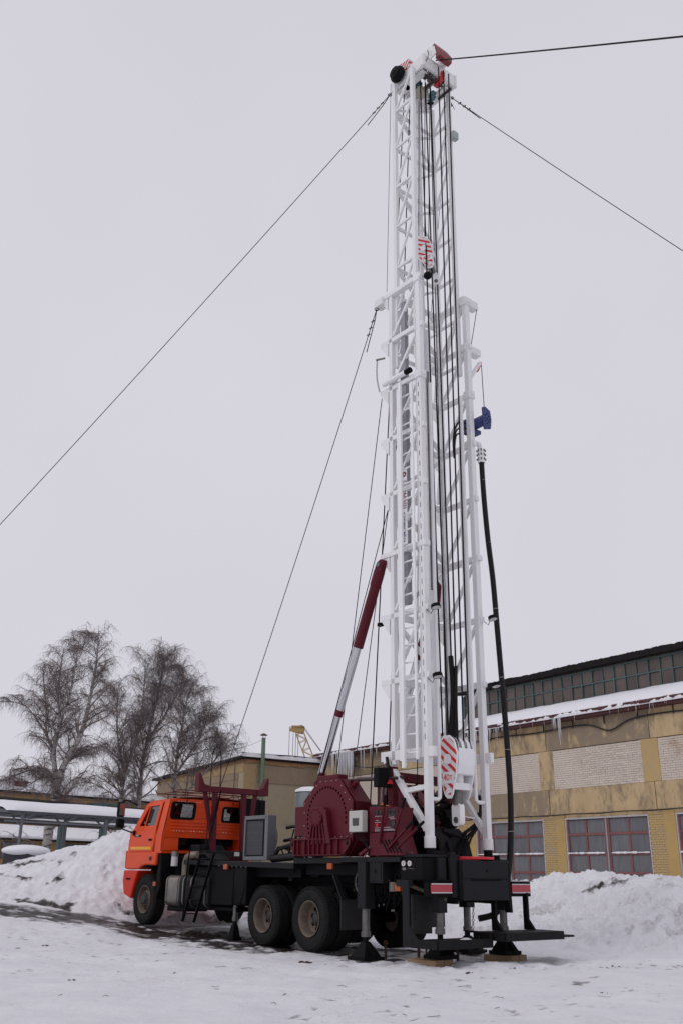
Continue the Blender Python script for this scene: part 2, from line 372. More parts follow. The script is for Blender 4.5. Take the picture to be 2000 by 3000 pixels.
def lump(x, y, s):
    a = fbm(x * 1.3, y * 1.3, 3, s) * .38; b = np.abs(fbm(x * 3.2, y * 3.2, 4, s + 5, .6)); c = fbm(x * 8, y * 8, 3, s + 9, .6)
    return a + (.16 - b) * .42 + c * .15
def left_bank(x, y):
    cr = np.interp(x, [-16, -11, -9.4, -8.7, -7.2, -5.7, -4.5, -3, -1.5, 0, 1.5], [.85, 1.0, 1.22, 1.48, 1.84, 2.26, 2.25, 1.0, .2, -.2, -.3])
    base = g_base(x, y)
    toe = 22.1 + .25 * (x + 6) * (x > -6) * .9
    p = sstep(toe, 27.2, y) ** .85 * sstep(33, 28.5, y)
    edge = sstep(.02, .25, p)
    wob = fbm(x * .5, y * .5, 3, 70) * .35
    return base - .14 + (cr - base + .14 + wob * p) * p + lump(x, y, 40) * (.25 + .75 * edge) * sstep(0, .12, p) * (.55 + .45 * sstep(-9, -5, x))
def bank_dirt(x, y):
    n = fbm(x * 2.1, y * 2.1, 4, 61, .62); q = fbm(x * .5, y * .5, 2, 66)
    return np.clip(sstep(.06, .30, n + q * .3) * .85 + np.clip(fbm(x * 1.1, y * 1.1, 4, 68) * .5, 0, .16), 0, 1)
o = grid_obj('snow_bank', nonuni([(-16, -10, .15), (-10, -2, .05), (-2, 1.5, .12)]), nonuni([(21.2, 28.5, .05), (28.5, 33.2, .15)]), left_bank, SNOWG, bank_dirt)
tag(o, 'tall dirty heap of ploughed snow in front of the orange cab', None, kind='structure')
def right_bank(x, y):
    cr = np.interp(x, [0, 1.5, 2.9, 4.5, 5.1, 6.0, 6.75, 7.6, 8.2, 10, 14], [.55, .72, .84, .97, 1.03, 1.15, 1.20, 1.12, 1.02, .95, .9])
    t, l = rig_local(x, y); q = -l - 1.75
    p = sstep(.3, 5.2, q) ** 1.25 * sstep(30, 25.5, y) * sstep(15.2, 19.5, y)
    edge = sstep(.05, .3, p)
    return g_base(x, y) - .12 + (cr + .12 + fbm(x * .5, y * .5, 3, 75) * .2 * p) * p + lump(x, y, 90) * (.2 + .8 * edge) * sstep(0, .14, p) * 1.2
def bank_dirt2(x, y):
    s = sstep(.95, .2, np.hypot((x - 6.0) * .9, (y - 22.4) * .8) + fbm(x * 2, y * 2, 4, 81) * 1.5)
    return np.clip(s * (.5 + fbm(x * 4, y * 4, 3, 83) * 2.0) + bank_dirt(x + 30, y) * .3, 0, 1)
o = grid_obj('snow_bank', nonuni([(1.0, 9.6, .05), (9.6, 14, .2)]), nonuni([(15, 26, .05), (26, 30.2, .2)]), right_bank, SNOWG, bank_dirt2)
tag(o, 'long heap of ploughed snow beneath the workshop windows', None, kind='structure')

# ------------------------------------------------------------------ workshop (yellow hall on the right)
BA = R(34.45)
OCHRE = mat('ochre_render', (0.56, 0.42, 0.25), (0.47, 0.34, 0.185), rough=0.9, nscale=1.6, spec=.2, c3=(0.21, 0.17, 0.125), n3=2.3, lo3=.47, hi3=.68, stretch=(1.3, 1.3, .5), bump=.3, bscale=14, rnd=.05)
OCHRE2 = mat('grey_brown_render', (0.27, 0.215, 0.155), (0.31, 0.24, 0.165), rough=0.9, nscale=1.2, spec=.2, c3=(0.52, 0.385, 0.22), n3=1.5, lo3=.54, hi3=.64, stretch=(1.3, 1.3, .6), bump=.3, bscale=14, rnd=.05)
BRICKW = mat('pale_brick', (0.66, 0.58, 0.50), (0.57, 0.49, 0.415), rough=0.9, nscale=.7, spec=.2, rnd=.10, bump=.3, bscale=30, c3=(.46, .33, .22), n3=.7, lo3=.58, hi3=.70)
MORTAR = mat('mortar', (0.14, 0.115, 0.095), (0.18, 0.145, 0.115), rough=0.95, nscale=2)
BRICKY = mat('yellow_painted_brick', (0.52, 0.37, 0.16), (0.46, 0.335, 0.18), rough=0.9, spec=.2, nscale=1.1, c3=(.42, .345, .25), n3=1.6, lo3=.52, hi3=.66, bump=.3, bscale=20, rnd=.06)
YRENDER = mat('yellow_painted_render', (0.52, 0.355, 0.135), (0.44, 0.295, 0.12), rough=0.9, spec=.2, nscale=1.2, c3=(.42, .32, .19), n3=2, lo3=.5, hi3=.7)
FRAME_R = mat('dull_red_frame', (0.20, 0.07, 0.068), (0.24, 0.10, 0.095), rough=0.7, nscale=6)
PANE = mat('dusty_film_pane', (0.135, 0.14, 0.152), (0.19, 0.193, 0.205), rough=0.4, spec=.3, nscale=2.0, stretch=(3, 1, .5), bump=.25, bscale=5, rnd=.10)
PLAST = mat('plastic_film_strip', (0.30, 0.30, 0.33), rough=0.35)
FRAMEW = mat('frosted_frame', (0.55, 0.54, 0.56), (0.42, 0.40, 0.41), rough=0.7, nscale=8)
CPANE = mat('old_clerestory_pane', (0.105, 0.075, 0.062), (0.07, 0.055, 0.05), rough=0.22, nscale=1.8, rnd=.22)
ROOFD = mat('bitumen_roof_edge', (0.010, 0.009, 0.0095), (0.02, 0.0175, 0.0175), rough=0.9, spec=.15, nscale=5, bump=.5, bscale=9)
ICE = mat('ice', (0.80, 0.81, 0.84), rough=0.25, spec=.5); ICE.node_tree.nodes['Principled BSDF'].inputs['Transmission Weight'].default_value = .35
ICE.node_tree.nodes['Principled BSDF'].inputs['IOR'].default_value = 1.31
FASC = mat('maroon_fascia', (0.10, 0.028, 0.03), (0.065, 0.025, 0.025), rough=0.7, nscale=7)
CABLEM = mat('black_cable', (0.012, 0.012, 0.013), rough=0.6)
WS = empty('workshop_building', (0, 0, 0), R(90) + BA)
tag(WS, 'long yellow workshop with brick panels, red-framed windows and snowy eaves', 'building')
N0 = -34.0     # facade plane (local y); camera side is +y
# carcass
MB().box((14, N0 - .30, -.3), (51.5, N0 - 9, 8.15)).obj('wall', YRENDER, WS)
S0, S1 = 14.05, 51.4
# precast bands, one panel per six-metre bay
for z0, z1, tagm in ((3.97, 5.08, 0), (6.87, 8.2, 1)):
    s = S0
    k = 0
    while s < S1:
        e = min(26.05 + 6 * math.floor((s - 26.05) / 6 + 1e-6) + 6, S1)
        mt = (OCHRE2 if (k + tagm) % 3 == 0 else OCHRE)
        if tagm == 0 and 31 < s < 37.5: mt = OCHRE2
        if tagm == 0 and 25 < s < 31.5: mt = OCHRE
        MB().box((s + .02, N0 - .32, z0), (e - .02, N0 + .02 + .008 * (k % 2), z1)).obj('wall_panel', mt, WS, bevel=.012)
        s = e; k += 1
# pilasters between brick infills
for k in range(-2, 5):
    s = 25.7 + 6 * k
    if s < S0 or s > S1 - 1: continue
    MB().box((s, N0 - .3, 5.09), (s + .88, N0 + .012, 6.86)).obj('pilaster', BRICKY if k in (0,) else OCHRE, WS, bevel=.01)
# brick infill: courses of bricks set proud of the mortar bed
MB().box((S0, N0 - .30, 5.085), (S1, N0 - .055, 6.865)).obj('mortar_bed', MORTAR, WS)
brick_me = MB().box((-.123, -.03, -.043), (.123, .03, .043)).mesh('brick', 0); brick_me.materials.append(BRICKW)
brick_half = MB().box((-.059, -.03, -.043), (.059, .03, .043)).mesh('brick', 0); brick_half.materials.append(BRICKW)
brick_y = MB().box((-.123, -.03, -.043), (.123, .03, .043)).mesh('brick', 0); brick_y.materials.append(BRICKY)
allb = []
for k in range(-2, 5):
    a, b = 26.58 + 6 * k, 31.70 + 6 * k
    a = max(a, S0 + .1); b = min(b, S1)
    if b - a < 1: continue
    z = 5.135; c = 0
    while z < 6.84:
        x = a; first = True
        while x < b - .03:
            wd = .118 if ((first and c % 2) or c % 6 == 5) else .246
            wd = min(wd, b - x)
            allb.append((x + wd / 2, N0 - .048 + random.uniform(-.005, .005), z, wd)); x += wd + .011; first = False
        z += .0975; c += 1
allb.sort(key=lambda q: (q[0] - 27.6) ** 2 + (q[2] - 6) ** 2)
rest = MB()
for i, (s, y, z, wd) in enumerate(allb):
    if i < 300 and (abs(wd - .246) < .001 or abs(wd - .118) < .001):
        o = bpy.data.objects.new('brick', brick_half if wd < .2 else brick_me); col.objects.link(o); o.parent = WS; o.location = (s, y, z)
    else:
        rest.box((s - wd / 2, y - .03, z - .043), (s + wd / 2, y + .03, z + .043))
# piers between the ground-floor windows: painted brick face plus rendered reveal strip
for k in range(-2, 5):
    s0 = 25.22 + 6 * k
    if s0 < S0 or s0 > S1 - 1.4: continue
    MB().box((s0 + .02, N0 - .3, -.2), (s0 + .55, N0, 3.9)).obj('pier', YRENDER, WS, bevel=.01)
    MB().box((s0 + .55, N0 - .3, -.2), (s0 + 1.36, N0 - .06, 3.9)).obj('pier_mortar', MORTAR, WS)
o = rest.obj('brick_courses', BRICKW, WS, smooth=0); o['kind'] = 'stuff'
yb = MB()
for k in range(-2, 5):
    s0 = 25.22 + 6 * k
    if s0 < S0 or s0 > S1 - 1.4: continue
    z = .1; c = 0
    while z < 3.85:
        s = s0 + .56; first = True
        while s < s0 + 1.33:
            wd = min(.118 if (first and c % 2) else .246, s0 + 1.36 - s)
            y = N0 - .055 + random.uniform(-.005, .005); yb.box((s, y - .03, z - .043), (s + wd, y + .03, z + .043)); s += wd + .011; first = False
        z += .0975; c += 1
o = yb.obj('painted_brick_courses', BRICKY, WS, smooth=0); o['kind'] = 'stuff'
# lintel strip above windows
MB().box((S0, N0 - .31, 3.78), (S1, N0 - .045, 3.965)).obj('lintel', OCHRE, WS)
# windows
row_z = [.72, 1.47, 2.24, 3.08, 3.74]
for k in range(-1, 5):
    a, b = 20.62 + 6 * k, 25.2 + 6 * k
    if a < S0 or a > S1 - 2: continue
    b = min(b, S1 - .1); mid = (a + b) / 2
    fr = MB(); y0 = N0 - .13
    for s in (a + .04, mid - .09, mid + .09, b - .04): fr.box((s - .05, y0 - .06, .5), (s + .05, y0 + .03, 3.76))
    for h0, h1 in ((a, mid - .09), (mid + .09, b)):
        c = (h0 + h1) / 2; fr.box((c - .05, y0 - .05, .5), (c + .05, y0 + .012, 3.76))
        for z in row_z[1:4]: fr.box((h0, y0 - .05, z - .05), (h1, y0 + .016, z + .05))
    wo = fr.obj('window', FRAME_R, WS, bevel=.006)
    for h0, h1 in ((a + .09, mid - .14), (mid + .14, b - .09)):
        c = (h0 + h1) / 2
        for c0, c1 in ((h0, c - .05), (c + .05, h1)):
            for i in range(4):
                z0 = (row_z[i] + .05) if i else .5
                MB().panel([(c0, z0), (c1, z0), (c1, row_z[i + 1] - .04), (c0, row_z[i + 1] - .04)], [], lambda u, v, ww: (u, y0 - .035 + ww + .01 * math.sin(u * 3 + v * 2), v), .012).obj('pane', PANE, wo, smooth=0)
    MB().box((mid - .035, y0 + .03, .5), (mid + .05, y0 + .055, 3.76)).obj('film_strip', PLAST, wo)
    f2 = MB().box((a - .05, y0 - .02, 3.73), (b + .05, y0 + .1, 3.80))
    f2.box((a - .04, y0 - .02, .5), (a + .015, y0 + .1, 3.73)).box((b - .015, y0 - .02, .5), (b + .04, y0 + .1, 3.73)); f2.obj('frame', FRAMEW, wo, bevel=.008)
    sn = MB()
    for h0, h1 in ((a + .12, mid - .35), (mid + .2, b - .08)):
        s = h0
        while s < h1:
            d = random.uniform(.1, .25); hh = random.uniform(.02, .055)
            sn.sphere((s + d / 2, y0 + .06, 2.29), 1, 5, (d * .75, .05, hh)); s += d * .7
    tag(sn.obj('snow_ledge', SNOW, wo), kind='stuff')
# eaves: corrugated fascia, gutter lip, snow covered slope, clerestory
fx = MB(); s = S0
while s < S1 + .2:
    fx.box((s, N0 + .42, 8.18), (s + .11, N0 + .52 + (.02 if int(s * 10) % 2 else 0), 8.42)); s += .12
fx.obj('fascia', FASC, WS)
MB().box((S0, N0 - .3, 8.10), (S1 + .3, N0 + .5, 8.19)).obj('soffit', FASC, WS)
def snow_slab(S, ns, top, nsx, seed, bot):
    """snow lying on the roof slope with a ragged lower edge"""
    mb = MB(); A = np.linspace(S[0], S[1], ns)
    xs = A; k = len(mb.v); rows = []
    for j, t in enumerate(np.linspace(0, 1, nsx)):
        y, z = bot(t)
        rg = fbm(A * 1.7, A * 0 + seed, 4, seed, .65) * .32 * (1 - t) ** 6
        hh = top * (0.25 if j == 0 else 1) * (1 + fbm(A * .8, A * 0 + t * 6, 3, seed + 3) * .5) * (.35 + .65 * min(1, j / 3)) + (fbm(A * 3.4, A * 0, 3, seed + 5, .6) * .16 if j < 3 else 0)
        rows.append([(a, y + r, z + max(h, .02)) for a, r, h in zip(A, rg, hh)])
    rows.insert(0, [(p[0], p[1] - .02, p[2] - .10) for p in rows[0]])
    for r in rows: mb.v.extend(r)
    for j in range(len(rows) - 1):
        for i in range(ns - 1): mb.f.append((k + j * ns + i, k + j * ns + i + 1, k + (j + 1) * ns + i + 1, k + (j + 1) * ns + i))
    return mb
MB().prism([(N0 + .5, 8.40), (N0 - 5.0, 9.98), (N0 - 5.0, 9.8), (N0 + .5, 8.30)], lambda u, v, ww: (S0 + ww, u, v), S1 - S0 + .2).obj('roof', ROOFD, WS)
snow_slab((S0, S1 + .1), 620, .17, 14, 5, lambda t: (N0 + .46 - 5.4 * t, 8.42 + 1.56 * t)).obj('roof_snow', SNOW, WS, smooth=60)
# a lower ledge of refrozen snow lying on the gutter
g = MB(); A = np.linspace(S0, S1, 1200); hh = np.clip(.05 + fbm(A * 2.1, A * 0, 4, 77, .65) * .5, .0, .3)
k = 0
for a, h in zip(A, hh):
    g.v.extend([(a, N0 + .60, 8.21), (a, N0 + .63, 8.24 + h * .5), (a, N0 + .50, 8.26 + h)])
for i in range(len(A) - 1):
    for q in range(2): g.f.append((i * 3 + q, i * 3 + q + 1, i * 3 + q + 4, i * 3 + q + 3))
g.obj('gutter_snow', SNOW, WS, smooth=60)
# icicles
def icicle(s, L, r, y=None):
    y = N0 + .56 + random.uniform(-.06, .05) if y is None else y
    MB().path([(s, y, 8.25), (s + random.uniform(-.01, .01), y, 8.25 - L * .5), (s + random.uniform(-.03, .03), y, 8.25 - L)], [r, r * .55, .003], 6).obj('icicle', ICE, WS)
for i in range(46): icicle(random.uniform(34.2, 37.6), random.choice([.3, .5, .7, 1.0, 1.35]) * random.uniform(.7, 1.1), random.uniform(.012, .035))
for i in range(8): icicle(29.6 + random.gauss(1.2, .15), random.uniform(.3, 1.35), random.uniform(.02, .045))
for i in range(24): icicle(random.uniform(20.5, 33.5), random.uniform(.12, .45), random.uniform(.008, .018))
for i in range(26): icicle(random.uniform(47.2, 48.7), random.uniform(1.2, 1.75), random.uniform(.05, .11))
for i in range(26): icicle(random.uniform(43.0, 51.0), random.uniform(.3, 1.5), random.uniform(.015, .05))
# clerestory
NC = N0 - 5.0; CL1 = 43.3
MB().box((S0, NC - 4, 9.7), (CL1, NC - .12, 11.75)).obj('clerestory_wall', OCHRE2, WS)
MB().box((S0, NC - .1, 9.86), (CL1, NC + .05, 10.13)).obj('clerestory_sill', OCHRE, WS)
tr = MB(); s = CL1
tr.box((S0, NC - .08, 10.13), (CL1, NC + .03, 10.19)); tr.box((S0, NC - .08, 11.54), (CL1, NC + .03, 11.60)); tr.box((S0, NC - .08, 10.85), (CL1, NC + .015, 10.91))
edges = []
k = 0
while s > S0:
    wd = .05 if k % 8 else .09
    tr.box((s - wd / 2, NC - .08, 10.19), (s + wd / 2, NC + .02 + (.02 if k % 8 == 0 else 0), 11.54)); edges.append(s); s -= .722; k += 1
cw = tr.obj('clerestory_window', TEAL, WS, bevel=.006)
for a, b in zip(edges[1:], edges[:-1]):
    for z0, z1 in ((10.19, 10.85), (10.91, 11.54)):
        tl = random.uniform(-.006, .006)
        MB().panel([(a + .03, z0), (b - .03, z0), (b - .03, z1), (a + .03, z1)], [], lambda u, v, ww: (u, NC - .06 + ww + tl * (v - z0) * 8, v), .01).obj('pane', CPANE, cw, smooth=0)
# ragged bitumen roof edge with thin snow on top
A = np.linspace(S0, CL1 + .4, 420); jag = fbm(A * 1.3, A * 0, 4, 31, .6) * .10 + fbm(A * 9, A * 0, 2, 37) * .05
e = MB()
for a, j in zip(A, jag): e.v.extend([(a, NC + .28, 11.63), (a, NC + .40, 11.66 + j * .3), (a, NC + .38, 11.98 + j), (a, NC - 4, 12.25 + j * .3)])
for i in range(len(A) - 1):
    for q in range(3): e.f.append((i * 4 + q, i * 4 + q + 1, i * 4 + q + 5, i * 4 + q + 4))
    e.f.append((i * 4 + 3, i * 4, i * 4 + 4, i * 4 + 7))
e.obj('clerestory_roof', ROOFD, WS, smooth=40)
e = MB()
for a, j in zip(A, jag): e.v.extend([(a, NC + .33, 11.97 + j), (a, NC + .25, 12.03 + j), (a, NC - 4, 12.34 + j * .3)])
for i in range(len(A) - 1):
    for q in range(2): e.f.append((i * 3 + q, i * 3 + q + 1, i * 3 + q + 4, i * 3 + q + 3))
e.obj('clerestory_snow', SNOW, WS, smooth=60)
# cables on the facade
P = [(s, N0 + .10, 7.80 + .03 * math.sin(s * 1.3) - .36 * math.exp(-((s - 28.1) / .75) ** 2) - .03 * (s - 30) * 0) for s in np.arange(S0, 42, .25)]
MB().path(P, .035, 6).obj('cable', CABLEM, WS)
P = [(s, N0 + .14, 3.94 + .02 * math.sin(s * 2.1)) for s in np.arange(S0, S1, .4)]
MB().path(P, .022, 5).obj('cable', CABLEM, WS)
for s in np.arange(21, 40, 1.85): MB().beam((s, N0 + .06, 7.75), (s, N0 + .06, 8.12), .04, .03).obj('cable_hanger', CABLEM, WS)
MB().path(sag((49.5, N0 + .5, 8.1), (43.5, N0 + .3, 7.3), .45), .03, 6).obj('cable', CABLEM, WS)
# ------------------------------------------------------------------ annex with sloping roof
ANB = mat('annex_render', (0.30, 0.235, 0.165), (0.265, 0.20, 0.14), rough=0.9, spec=.2, nscale=.9, c3=(0.35, 0.275, 0.18), n3=1.6, lo3=.55, hi3=.68, stretch=(1, 1, .6))
ANP = mat('annex_plaster', (0.39, 0.325, 0.23), (0.34, 0.285, 0.20), rough=0.9, spec=.2, nscale=1.2, c3=(.42, .37, .28), n3=3, lo3=.58, hi3=.7)
ANBR = mat('annex_brick', (0.40, 0.28, 0.15), (0.34, 0.235, 0.12), rough=0.9, nscale=2.5, stretch=(1, 1, 4), c3=(.22, .12, .07), n3=3.2, lo3=.6, hi3=.7)
RUSTB = mat('spalled_brick_edge', (0.27, 0.13, 0.07), (0.36, 0.22, 0.11), rough=0.95, nscale=5, bump=.6, bscale=12)
AN = empty('annex_building', (0, 0, 0), R(90) + BA)
tag(AN, 'beige rendered annex with a snow-edged sloping roof behind the cab', 'building')
n1 = -28.3; sc0 = 51.5
pl = [(51.3, -.3), (63.6, -.3), (63.6, 7.28), (51.3, 7.72)]
MB().prism(pl, lambda u, v, ww: (u, n1 - ww, v), 5.65).obj('wall', ANP, AN)
MB().box((51.29, n1 - .9, -.2), (51.2, n1 - 5.6, 4.0)).obj('wall_panel', ANP, AN)
MB().box((51.3, n1 - 1.0, 6.42), (51.22, n1 - 5.6, 7.45)).obj('wall_panel', ANB, AN, bevel=.01)
MB().box((51.3, n1 - .01, -.2), (51.25, n1 - .85, 7.5)).obj('brick_corner', ANBR, AN)
MB().prism([(51.9, 6.6), (63.6, 6.35), (63.6, 7.0), (51.9, 6.95)], lambda u, v, ww: (u, n1 + ww, v), .05).obj('wall_panel', ANB, AN)
MB().prism([(51.9, .2), (63.6, .2), (63.6, 6.33), (51.9, 6.58)], lambda u, v, ww: (u, n1 + ww, v), .035).obj('wall_panel', ANB, AN)
MB().prism([(51.3, 6.97), (63.6, 7.02), (63.6, 7.25), (51.3, 7.62)], lambda u, v, ww: (u, n1 + ww, v), .03).obj('brick_strip', ANBR, AN)
A = np.linspace(51.25, 63.6, 160); jg = fbm(A * 2.5, A * 0, 3, 12) * .22
mb = MB()
for a, j in zip(A, jg):
    zt = 7.72 - .036 * (a - 51.3); mb.v.extend([(a, n1 + .05, zt - .17 + j), (a, n1 + .05, zt)])
for i in range(len(A) - 1): mb.f.append((i * 2, i * 2 + 1, i * 2 + 3, i * 2 + 2))
mb.obj('spalled_edge', RUSTB, AN, smooth=0)
A = np.linspace(n1, n1 - 5.6, 90); jg = fbm(A * 2.5, A * 0, 3, 14) * .2
mb = MB()
for a, j in zip(A, jg): mb.v.extend([(51.19, a, 7.53 + j), (51.19, a, 7.74)])
for i in range(len(A) - 1): mb.f.append((i * 2, i * 2 + 1, i * 2 + 3, i * 2 + 2))
mb.obj('spalled_edge', RUSTB, AN, smooth=0)
rf = MB().prism([(51.05, 7.74), (63.95, 7.28), (63.95, 7.44), (51.05, 7.90)], lambda u, v, ww: (u, n1 + .35 - ww, v), 6.1).obj('roof', ROOFD, AN, bevel=.02)
mb = MB(); na, nb = 120, 12
for j in range(nb):
    for i in range(na):
        a = 51.0 + 13.05 * i / (na - 1); b = (0 if j < 2 else (j - 1) / (nb - 2))
        e = min(i, na - 1 - i, 6) / 6; e2 = min(j, 3) / 3
        nzv = float(fbm(np.array([a * .9]), np.array([b * 3.0]), 3, 19)[0])
        rag = float(fbm(np.array([a * 1.6]), np.array([0.3]), 3, 23)[0]) * .5 * (j == 0)
        mb.v.append((a, n1 + .36 - b * 5.9 - max(rag, -.1) * .6 - (.02 if j else 0), 7.90 - .0357 * (a - 51.05) + (.0 if j == 0 else (.28 + nzv * .26)) * (.75 + .25 * e)))
for j in range(nb - 1):
    for i in range(na - 1): mb.f.append((j * na + i, j * na + i + 1, (j + 1) * na + i + 1, (j + 1) * na + i))
mb.obj('roof_snow', SNOW, AN, smooth=60)
lip = MB(); A = np.linspace(n1 + .34, n1 - 5.5, 80); hh = .2 + fbm(A * 1.4, A * 0, 3, 29) * .2
for a, h in zip(A, hh): lip.v.extend([(51.0, a, 7.86), (50.98, a, 7.90 + h * .6), (51.12, a, 7.92 + h)])
for i in range(len(A) - 1):
    for q in range(2): lip.f.append((i * 3 + q, i * 3 + q + 1, i * 3 + q + 4, i * 3 + q + 3))
lip.obj('eave_snow', SNOW, AN, smooth=60)
MB().box((51.2, n1 - 4.1, 3.8), (51.26, n1 - 5.5, 6.3)).obj('doorway', INT, AN)
MB().tube((52.2, n1 + .12, 4), (52.2, n1 + .12, 8.5), .02, n=5).obj('conduit', CABLEM, AN)
o = MB().path(sag((52.2, n1 + .12, 8.45), (50.95, n1 - 1.1, 9.0), .1), .008, 4).obj('wire', CABLEM, AN)

def ws(s, n, z):   # workshop frame to world
    c, q = math.cos(R(90) + BA), math.sin(R(90) + BA); return (s * c + n * q, s * q - n * c, z)
PIPEG = mat('green_flue_paint', (0.13, 0.20, 0.135), (0.11, 0.17, 0.115), rough=0.55, nscale=4)
p = ws(50.95, 29.4, 0); FL = empty('flue_pipe', p); tag(FL, 'tall green flue pipe against the beige annex wall', 'pipe')
MB().tube((0, 0, 1.5), (0, 0, 9.05), .125, n=20).obj('pipe', PIPEG, FL)
for z in (4.7, 6.9): MB().tube((0, 0, z), (0, 0, z + .05), .14, n=20).obj('pipe_joint', PIPEG, FL)
c = MB().lathe((0, 0, 9.2), (0, 0, 1), [(0, .24), (.02, .24), (.12, .05), (.14, .0)], 20)
for a in range(3): c.tube((.1 * math.cos(a * 2.1), .1 * math.sin(a * 2.1), 9.0), (.1 * math.cos(a * 2.1), .1 * math.sin(a * 2.1), 9.22), .012, n=4)
c.obj('rain_cap', mat('rusty_cap', (.08, .05, .04), rough=.8), FL)
GALV = mat('galvanised_sheet', (0.20, 0.225, 0.235), (0.15, 0.17, 0.18), rough=0.5, metal=.4, nscale=2.5, stretch=(3, 3, .4), c3=(.10, .09, .085), n3=3, lo3=.6, hi3=.75)
TK = empty('storage_tank', (-1.22, 44.6, -.22)); tag(TK, 'round grey metal tank with snow on top behind the maroon drum housing', 'tank')
MB().lathe((0, 0, 0), (0, 0, 1), [(.2, .72), (4.9, .72), (5.02, .66)], 32).obj('shell', GALV, TK)
MB().lathe((0, 0, 0), (0, 0, 1), [(4.98, .74), (5.08, .72), (5.2, .45), (5.24, 0)], 28).obj('snow_cap', SNOW, TK, smooth=70)
for z in (1.6, 3.2): MB().lathe((0, 0, z), (0, 0, 1), [(0, .73), (.03, .745), (.06, .73)], 32).obj('hoop', GALV, TK)
# ------------------------------------------------------------------ the drilling rig lorry (local x forward, y left, z up)
RIG = empty('drilling_rig_truck', (RX, RY, 0), R(90) + RA)
tag(RIG, 'drilling rig lorry with orange cab, maroon drum housing and tall white lattice mast', 'truck')
XY = lambda y0: (lambda u, v, ww: (u, y0 - ww, v))
# --- wheels
def tyre_mesh(wd, r=.525, ri=.285):
    h = wd / 2
    pr = [(-h * .80, ri), (-h * .96, ri + .06), (-h, r - .13), (-h * .97, r - .06), (-h * .84, r - .012)]
    for g in (-.55, -.18, .18, .55):
        pr += [(h * (g - .05), r), (h * (g - .045), r - .016), (h * (g + .045), r - .016), (h * (g + .05), r)]
    pr += [(h * .84, r - .012), (h * .97, r - .06), (h, r - .13), (h * .96, ri + .06), (h * .80, ri)]
    mb = MB().lathe((0, 0, 0), (0, 1, 0), pr, 72)
    for k in range(60):         # shoulder lugs
        a = 2 * math.pi * k / 60
        for sg in (-1, 1):
            d = V3((math.cos(a), 0, math.sin(a))); t = V3((-math.sin(a), 0, math.cos(a)))
            c = d * (r - .018); mb.beam(c + V3((0, sg * h * .98, 0)) - d * .03, c + V3((0, sg * h * .70, 0)) + d * .012, .030, .026, up=d)
    return mb.mesh('tyre')
tyre_me = tyre_mesh(.285); tyre_me.materials.append(RUBBER)
def rim_mesh(kind):
    mb = MB()
    if kind == 'rear':   # deep dish seen from outside (+y)
        mb.lathe((0, 0, 0), (0, 1, 0), [(.125, .290), (.142, .296), (.145, .285), (.125, .272), (.09, .262), (.03, .255), (-.035, .245), (-.055, .215), (-.075, .20), (-.08, .12), (-.08, 0)], 40)
    elif kind == 'front':
        mb.lathe((0, 0, 0), (0, 1, 0), [(.125, .290), (.140, .292), (.142, .280), (.12, .268), (.05, .255), (.02, .235), (.06, .20), (.115, .165), (.12, .09), (.12, 0)], 40)
    else:
        mb.lathe((0, 0, 0), (0, 1, 0), [(.12, .29), (.02, .26), (0, 0)], 24)
    return mb.mesh('rim')
rims = {k: rim_mesh(k) for k in ('rear', 'front', 'inner')}
for me in rims.values(): me.materials.append(RIM)
holes_me = MB()
for k in range(8):
    a = 2 * math.pi * (k + .3) / 8; holes_me.tube((.178 * math.cos(a), -.0795, .178 * math.sin(a)), (.178 * math.cos(a), -.068, .178 * math.sin(a)), .036, n=14)
holes_me = holes_me.mesh('vent_hole'); holes_me.materials.append(INT)
fholes_me = MB()
for k in range(8):
    a = 2 * math.pi * (k + .3) / 8; c = V3((.205 * math.cos(a), .055, .205 * math.sin(a))); nrm = V3((math.cos(a) * .75, .66, math.sin(a) * .75))
    fholes_me.tube(c - nrm * .01, c + nrm * .006, .03, n=12)
fholes_me = fholes_me.mesh('vent_hole'); fholes_me.materials.append(INT)
hub_r = MB().lathe((0, 0, 0), (0, 1, 0), [(-.08, .10), (-.05, .095), (.0, .085), (.015, .06), (.02, 0)], 24)
for k in range(10):
    a = 2 * math.pi * k / 10; hub_r.tube((.122 * math.cos(a), -.08, .122 * math.sin(a)), (.122 * math.cos(a), -.035, .122 * math.sin(a)), .014, n=6)
hub_r = hub_r.mesh('hub'); hub_r.materials.append(HUBM)
hub_f = MB().lathe((0, 0, 0), (0, 1, 0), [(.10, .168), (.128, .160), (.132, .10), (.16, .085), (.165, 0)], 24)
for k in range(10):
    a = 2 * math.pi * k / 10; hub_f.tube((.138 * math.cos(a), .12, .138 * math.sin(a)), (.138 * math.cos(a), .15, .138 * math.sin(a)), .014, n=6)
hub_f = hub_f.mesh('hub'); hub_f.materials.append(HUBM)
def inst(name, me, parent, loc, rz=0):
    o = bpy.data.objects.new(name, me); col.objects.link(o); o.parent = parent; o.location = loc; o.rotation_euler = (0, 0, rz); return o
for (x, z, kind, ys) in ((6.04, .70, 'front', (1.055,)), (1.35, .54, 'rear', (1.06, .735)), (-.07, .54, 'rear', (1.06, .735))):
    for sg in (1, -1):
        for i, y in enumerate(ys):
            wv = inst('wheel', tyre_me, RIG, (x, sg * y, z), 0 if sg > 0 else math.pi)
            kk = kind if i == 0 else 'inner'
            inst('rim', rims[kk], wv, (0, 0, 0))
            if kk == 'rear': inst('vent_holes', holes_me, wv, (0, 0, 0)); inst('hub', hub_r, wv, (0, 0, 0))
            if kk == 'front': inst('vent_holes', fholes_me, wv, (0, 0, 0)); inst('hub', hub_f, wv, (0, 0, 0))
